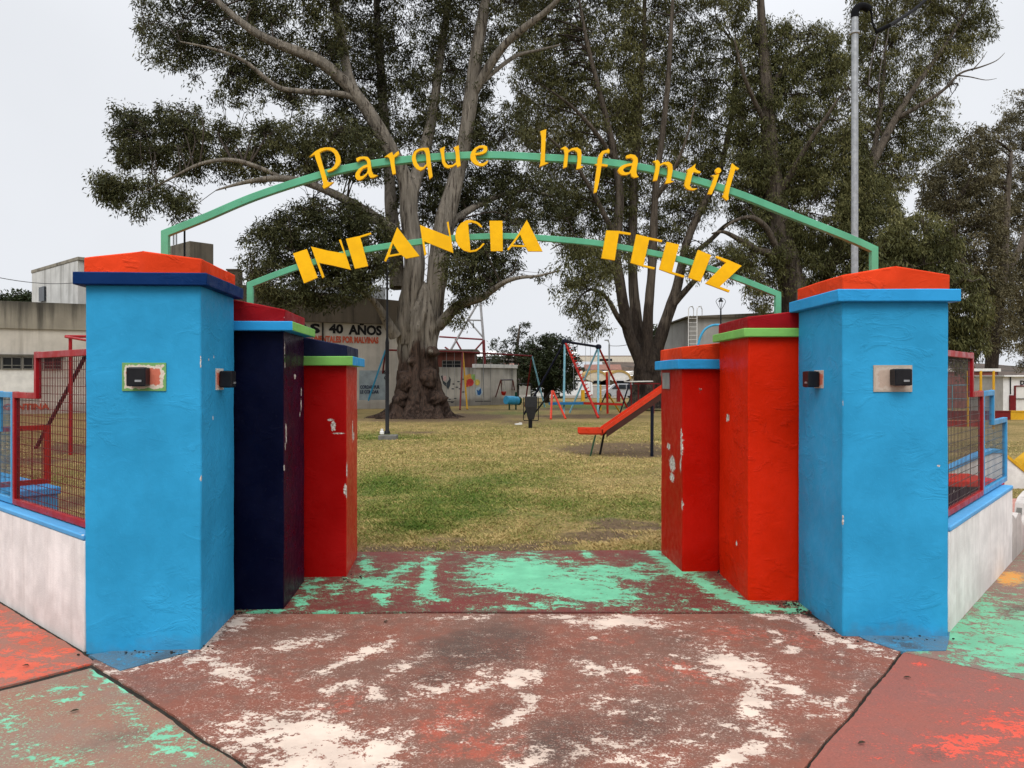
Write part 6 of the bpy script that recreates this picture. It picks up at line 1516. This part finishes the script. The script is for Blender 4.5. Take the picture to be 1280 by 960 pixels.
mb = MB(); mb.box(((x0+x1)/2, 28.5, P(0,527,28.5).z/2-.1), (x1-x0, .25, P(0,527,28.5).z+.2)); mb.build('wall_body', M['p_red'], t, origin=base, bevel=.01)
mb = MB(); mb.box(((x0+x1)/2, 28.5, P(0,527,28.5).z+.02), (x1-x0, .30, .035)); mb.build('coping', M['p_red'], t, origin=base)
shY = 39.0; base = GX(1275, shY); t = empty('white_shed', base, 'white block shed with dark red door surround at the right edge', 'shed')
def sbox(name, m, a, b, y0, y1, dy0, dy1):
    mb = MB(); mb.box(((P(a,0,shY).x+P(b,0,shY).x)/2, shY+(dy0+dy1)/2, (P(0,y0,shY).z+P(0,y1,shY).z)/2), (P(b,0,shY).x-P(a,0,shY).x, dy1-dy0, abs(P(0,y0,shY).z-P(0,y1,shY).z))); return mb.build(name, m, t, origin=base, bevel=.01)
sbox('wall', M['whiteplain'], 1254, 1330, 518, 471, 0, 3); sbox('roof_slab', M['whiteplain'], 1252, 1332, 471, 469, -.2, 3.2)
sbox('pier', M['p_dred'], 1261, 1267, 514, 494, -.12, -.01); sbox('door_frame', M['p_dred'], 1267.2, 1268.6, 514, 482, -.10, -.01); sbox('door_frame', M['p_dred'], 1268.7, 1310, 483, 481.8, -.10, -.01); sbox('door', M['whitepanel'], 1268.7, 1309, 513.6, 483.1, -.05, -.01); sbox('shelf', M['cement'], 1268.8, 1300, 498.5, 497.8, -.12, -.052); sbox('downpipe', M['blackmetal'], 1262, 1262.8, 493, 471, -.08, -.01)
text_mesh('D', .22, .22, 'lettering', M['letter_black'], t, P(1275,481,shY)-base+Vector((0,-.03,0)), .03)
pY = 43.0; base = GX(1235, pY); t = empty('pipe_fence', base, 'pale green pipe fence on the far lawn behind the yellow bars', 'fence')
for y_ in (481.5, 498.5): bar_part(t, base, 'rail', P(1150,y_,pY), P(1253,y_,pY), .03, M['p_blue'])
for px_ in (1160,1190,1218,1250): bar_part(t, base, 'post', P(px_,480.5,pY), GX(px_,pY), .035, M['p_blue'])
base = GX(1195, 50); t = empty('pink_house', base, 'low dull pink building with a white top edge seen through the right fence', 'building')
mb = MB(); mb.box((base.x, 52, .6), (6, 3, 3.0)); mb.build('wall', M['redpanel'], t, origin=base); mb = MB(); mb.box((base.x, 52, 2.2), (6.3, 3.3, .2)); mb.build('roof_slab', M['whiteplain'], t, origin=base)

# ---- parked cars
M['car_white'] = simple('white_car_paint', (.72,.73,.74), .25, .04, 2, .0); M['car_silver'] = simple('silver_car_paint', (.48,.49,.51), .25, .05, 2, .0, .3); M['tyre'] = simple('tyre_rubber', (.015,.015,.016), .8, .2, 10, .1); M['hub'] = simple('wheel_hub', (.32,.33,.34), .35, .1, 5, .0, .7)
M['tail'] = simple('tail_lamp', (.35,.02,.02), .2, .1, 5, 0)
def car(px0, px1, Yc, prof, glass, paint, label, wheels, flip=1, cat='car', nm='parked_car'):
    """side profile in metres (x along, z up), lofted: narrower at the roof"""
    L_ = max(p[0] for p in prof); xc = (P(px0,0,Yc).x+P(px1,0,Yc).x)/2; base = Vector((xc, Yc, gz(Yc)))
    t = empty(nm, base, label, cat, 'cars parked along the far road', 0)
    X = lambda x: (x-L_/2)*flip
    def ring(w): return w
    vs = []; n = len(prof)
    for yy, sh in ((-.86,1),(-.80,1),(.80,1),(.86,1)):
        for x, z in prof:
            k = .78 if z > 1.0 else 1.0
            inn = .03 if abs(yy) > .83 else 0
            vs.append((X(x), yy*k, z-(inn if z > .5 else -inn)))
    fs = [tuple(range(n))]+[tuple(range(4*n-1, 3*n-1, -1))]
    for j in range(3): fs += [(j*n+i, j*n+(i+1) % n, (j+1)*n+(i+1) % n, (j+1)*n+i) for i in range(n)]
    mb = MB(); mb.add(vs, fs); mb.build('body', paint, t, smooth=True)
    for gl in glass:
        mb = MB(); m_ = len(gl); vv = [(X(x), -(.86*(1-.22*max(0, min(1, (z-.92)/.3)))+.012), z) for x, z in gl]; v2 = [(p[0], -p[1], p[2]) for p in vv]
        mb.add(vv+v2, [tuple(range(m_)), tuple(range(2*m_-1, m_-1, -1))]); mb.v = mb.v
        b = MB(); b.add(vv+[(p[0], p[1]+.03, p[2]) for p in vv], [tuple(range(m_)), tuple(range(2*m_-1, m_-1, -1))]+[(i,i+m_,(i+1) % m_+m_,(i+1) % m_) for i in range(m_)]); b.build('window', M['glass'], t)
    for wx in wheels:
        for sy in (-1, 1):
            mb = MB(); mb.tube([Vector((X(wx), sy*.68, .31)), Vector((X(wx), sy*.885, .31))], .31, 16); w_ = mb.build('wheel', M['tyre'], t, smooth=True)
            mb = MB(); mb.tube([Vector((X(wx), sy*.87, .31)), Vector((X(wx), sy*.895, .31))], .18, 12); mb.build('rim', M['hub'], w_)
    for x, m in ((.03,'tail'),(L_-.03,'hub')):
        mb = MB(); mb.box((X(x), -.62, .72), (.10,.30,.14)); mb.build('lamp', M[m], t)
    return t
sedan = [(0,.35),(0,.75),(.08,.92),(.55,.98),(1.0,1.38),(1.3,1.46),(2.3,1.46),(2.6,1.40),(3.15,.98),(3.95,.84),(4.1,.62),(4.12,.30),(3.8,.24),(.3,.24)]
suv = [(0,.40),(0,.95),(.12,1.10),(.35,1.52),(.6,1.60),(2.5,1.60),(2.8,1.52),(3.3,1.02),(4.0,.90),(4.15,.62),(4.15,.34),(3.8,.27),(.3,.27)]
van = [(0,.42),(0,1.0),(.05,1.70),(.3,1.82),(2.9,1.82),(3.3,1.65),(3.7,1.10),(4.2,.95),(4.3,.60),(4.3,.35),(4.0,.28),(.3,.28)]
car(752, 796, 84, suv, [[(.45,1.05),(.6,1.50),(1.35,1.52),(1.35,1.05)],[(1.45,1.05),(1.45,1.52),(2.2,1.52),(2.25,1.05)],[(2.35,1.05),(2.32,1.5),(2.55,1.48),(3.0,1.05)]], M['car_silver'], 'silver hatchback parked before the arched house', (.75,3.35), -1)
car(701, 731, 85, van, [[(1.9,1.1),(1.9,1.65),(2.7,1.65),(2.7,1.1)],[(2.8,1.1),(2.8,1.62),(3.2,1.55),(3.5,1.1)]], M['car_white'], 'white van parked behind the swing frame', (.8,3.5), -1, 'van', 'parked_van')
car(668, 694, 84.5, sedan, [[(.75,1.0),(1.1,1.34),(1.6,1.38),(1.6,1.0)],[(1.7,1.0),(1.7,1.38),(2.3,1.38),(2.8,1.0)]], M['car_white'], 'white saloon car parked by the foot of the dark round tree', (.75,3.3), -1)

# ---- small things lying about
o = MB(); c = G(477.5,543)
o.lathe(c, [(.05,0),(.07,.02),(.065,.08),(.04,.12),(.045,.16),(.02,.17)], 8); ob = o.build('plastic_bag', M['whiteplain'], None, origin=c); tag(ob, 'crumpled white plastic bag at the foot of the black lamp post', 'plastic bag')
o = MB(); c = G(648,531); o.box(c+Vector((0,0,.03)), (.26,.14,.05), rz=.3); o.box(c+Vector((.08,.05,.06)), (.10,.09,.04), rz=.9); ob = o.build('paper_scrap', M['whitepanel'], None, origin=c); tag(ob, 'pale paper scrap on the lawn beside the litter bin', 'litter')
M['deadleaf'] = simple('dead_leaf', (.05,.032,.018), .8, .3, 20, .1)
for (a, b, r_, lb) in ((93,890,.5,'small dark leaf on the tan slab'),(1077,930,.2,'dark leaf nearest the bottom edge on the pink slab'),(1134,848,-.2,'dark leaf on the pink slab by its joint'),(482,778,.9,'tiny green-black leaf on the worn entrance slab'),(32,833,.0,'dark leaf on the salmon slab')):
    c = G(a, b); mb = MB(); ca, sa_ = math.cos(r_), math.sin(r_)
    pts = [(-.026,0,.006),(-.008,.010,.011),(.012,.009,.012),(.028,0,.007),(.012,-.009,.010),(-.008,-.010,.010)]
    pts = [Vector(((x*ca-y*sa_)*.7, (x*sa_+y*ca)*.7, z)) for x, y, z in pts]
    mb.add([c+p for p in pts]+[c+p-Vector((0,0,.002)) for p in pts], [tuple(range(6)), tuple(range(11,5,-1))]+[(i,i+6,(i+1) % 6+6,(i+1) % 6) for i in range(6)])
    ob = mb.build('fallen_leaf', M['deadleaf'], None, origin=c); tag(ob, lb, 'leaf', 'fallen leaves on the paving')
# soil and moss gathered at the pillars' feet
def crumbs(label, spots):
    mb = MB()
    for (a, b, sx, n) in spots:
        for k in range(n):
            c = G(a+rng.normal()*sx, b+rng.normal()*2.2); s = .002+.005*rng.random()**2
            mb.box(c+Vector((0,0,s*.4)), (s*2,s*1.6,s), rz=rng.random()*3)
    ob = mb.build('dirt_crumbs', M['pv_base'], None); tag(ob, label, 'dirt', kind='stuff')
crumbs('dark soil crumbs gathered at the feet of the pillars', [(985,755,12,60),(1005,765,10,40),(300,764,8,30),(255,808,10,20),(1040,788,10,25),(1120,798,40,30),(180,816,40,25),(900,716,10,20),(440,722,8,16)])
# ================================================================== CAMERA, SKY, SUN
cam = bpy.data.cameras.new('camera'); co = bpy.data.objects.new('camera', cam); COL.objects.link(co)
co.location = (0, 0, CAMH); co.rotation_euler = (R(90), 0, 0)
cam.sensor_width = 36; cam.lens = 36*FPX/1280; cam.shift_y = (HY-480)/1280
cam.clip_start = .05; cam.clip_end = 3000
scene.camera = co
wd = bpy.data.worlds.new('World'); scene.world = wd; wd.use_nodes = True
nt = wd.node_tree; bg = nt.nodes['Background']
sky = nt.nodes.new('ShaderNodeTexSky'); sky.sky_type = 'NISHITA'; sky.sun_disc = False
SUN_EL, SUN_AZ = R(50), R(188)      # azimuth clockwise from +Y: behind the camera
sky.sun_elevation = SUN_EL; sky.sun_rotation = SUN_AZ; sky.dust_density = 6; sky.air_density = 1.0; sky.ozone_density = .6
hs = nt.nodes.new('ShaderNodeHueSaturation'); hs.inputs['Saturation'].default_value = .10
nt.links.new(sky.outputs[0], hs.inputs['Color'])
tc = nt.nodes.new('ShaderNodeTexCoord'); sp = nt.nodes.new('ShaderNodeSeparateXYZ'); nt.links.new(tc.outputs['Generated'], sp.inputs[0])
mr = nt.nodes.new('ShaderNodeMapRange'); mr.interpolation_type = 'SMOOTHSTEP'
nt.links.new(sp.outputs[2], mr.inputs[0]); mr.inputs[1].default_value = .34; mr.inputs[2].default_value = .95
mr.inputs[3].default_value = 1.0; mr.inputs[4].default_value = SKY_ZENITH
ns = nt.nodes.new('ShaderNodeTexNoise'); ns.inputs['Scale'].default_value = 1.3; ns.inputs['Detail'].default_value = 5; nt.links.new(tc.outputs['Generated'], ns.inputs['Vector'])
mn = nt.nodes.new('ShaderNodeMapRange'); nt.links.new(ns.outputs['Fac'], mn.inputs[0]); mn.inputs[1].default_value = .3; mn.inputs[2].default_value = .7; mn.inputs[3].default_value = .88; mn.inputs[4].default_value = 1.05
mm = nt.nodes.new('ShaderNodeMath'); mm.operation = 'MULTIPLY'; nt.links.new(mr.outputs[0], mm.inputs[0]); nt.links.new(mn.outputs[0], mm.inputs[1])
# an even overcast veil over a little of the physical sky
mx = nt.nodes.new('ShaderNodeMix'); mx.data_type = 'RGBA'; mx.inputs[0].default_value = .93
nt.links.new(hs.outputs[0], mx.inputs[6]); mx.inputs[7].default_value = (SKY_L*.955, SKY_L*.985, SKY_L*1.04, 1)
ml = nt.nodes.new('ShaderNodeMix'); ml.data_type = 'RGBA'; ml.blend_type = 'MULTIPLY'; ml.inputs[0].default_value = 1
nt.links.new(mx.outputs[2], ml.inputs[6]); nt.links.new(mm.outputs[0], ml.inputs[7])
nt.links.new(ml.outputs[2], bg.inputs['Color']); bg.inputs['Strength'].default_value = .1
sl = bpy.data.lights.new('sun', 'SUN'); sl.energy = SUN_E; sl.angle = R(35); sl.color = (1, .97, .92)
so = bpy.data.objects.new('sun', sl); COL.objects.link(so)
dirv = Vector((math.sin(SUN_AZ)*math.cos(SUN_EL), math.cos(SUN_AZ)*math.cos(SUN_EL), math.sin(SUN_EL)))
so.rotation_euler = dirv.to_track_quat('Z', 'Y').to_euler(); so.location = (0, -5, 30)
vs = scene.view_settings
vs.view_transform = 'Standard'; vs.look = 'None'; vs.exposure = EXPO; vs.gamma = 1.0; vs.use_curve_mapping = False
scene.cycles.use_denoising = True
try: scene.cycles.denoiser = 'OPENIMAGEDENOISE'
except Exception: pass
scene.cycles.max_bounces = 6; scene.cycles.diffuse_bounces = 3; scene.cycles.glossy_bounces = 3; scene.cycles.transparent_max_bounces = 6
scene.cycles.use_adaptive_sampling = True; scene.cycles.adaptive_threshold = .015
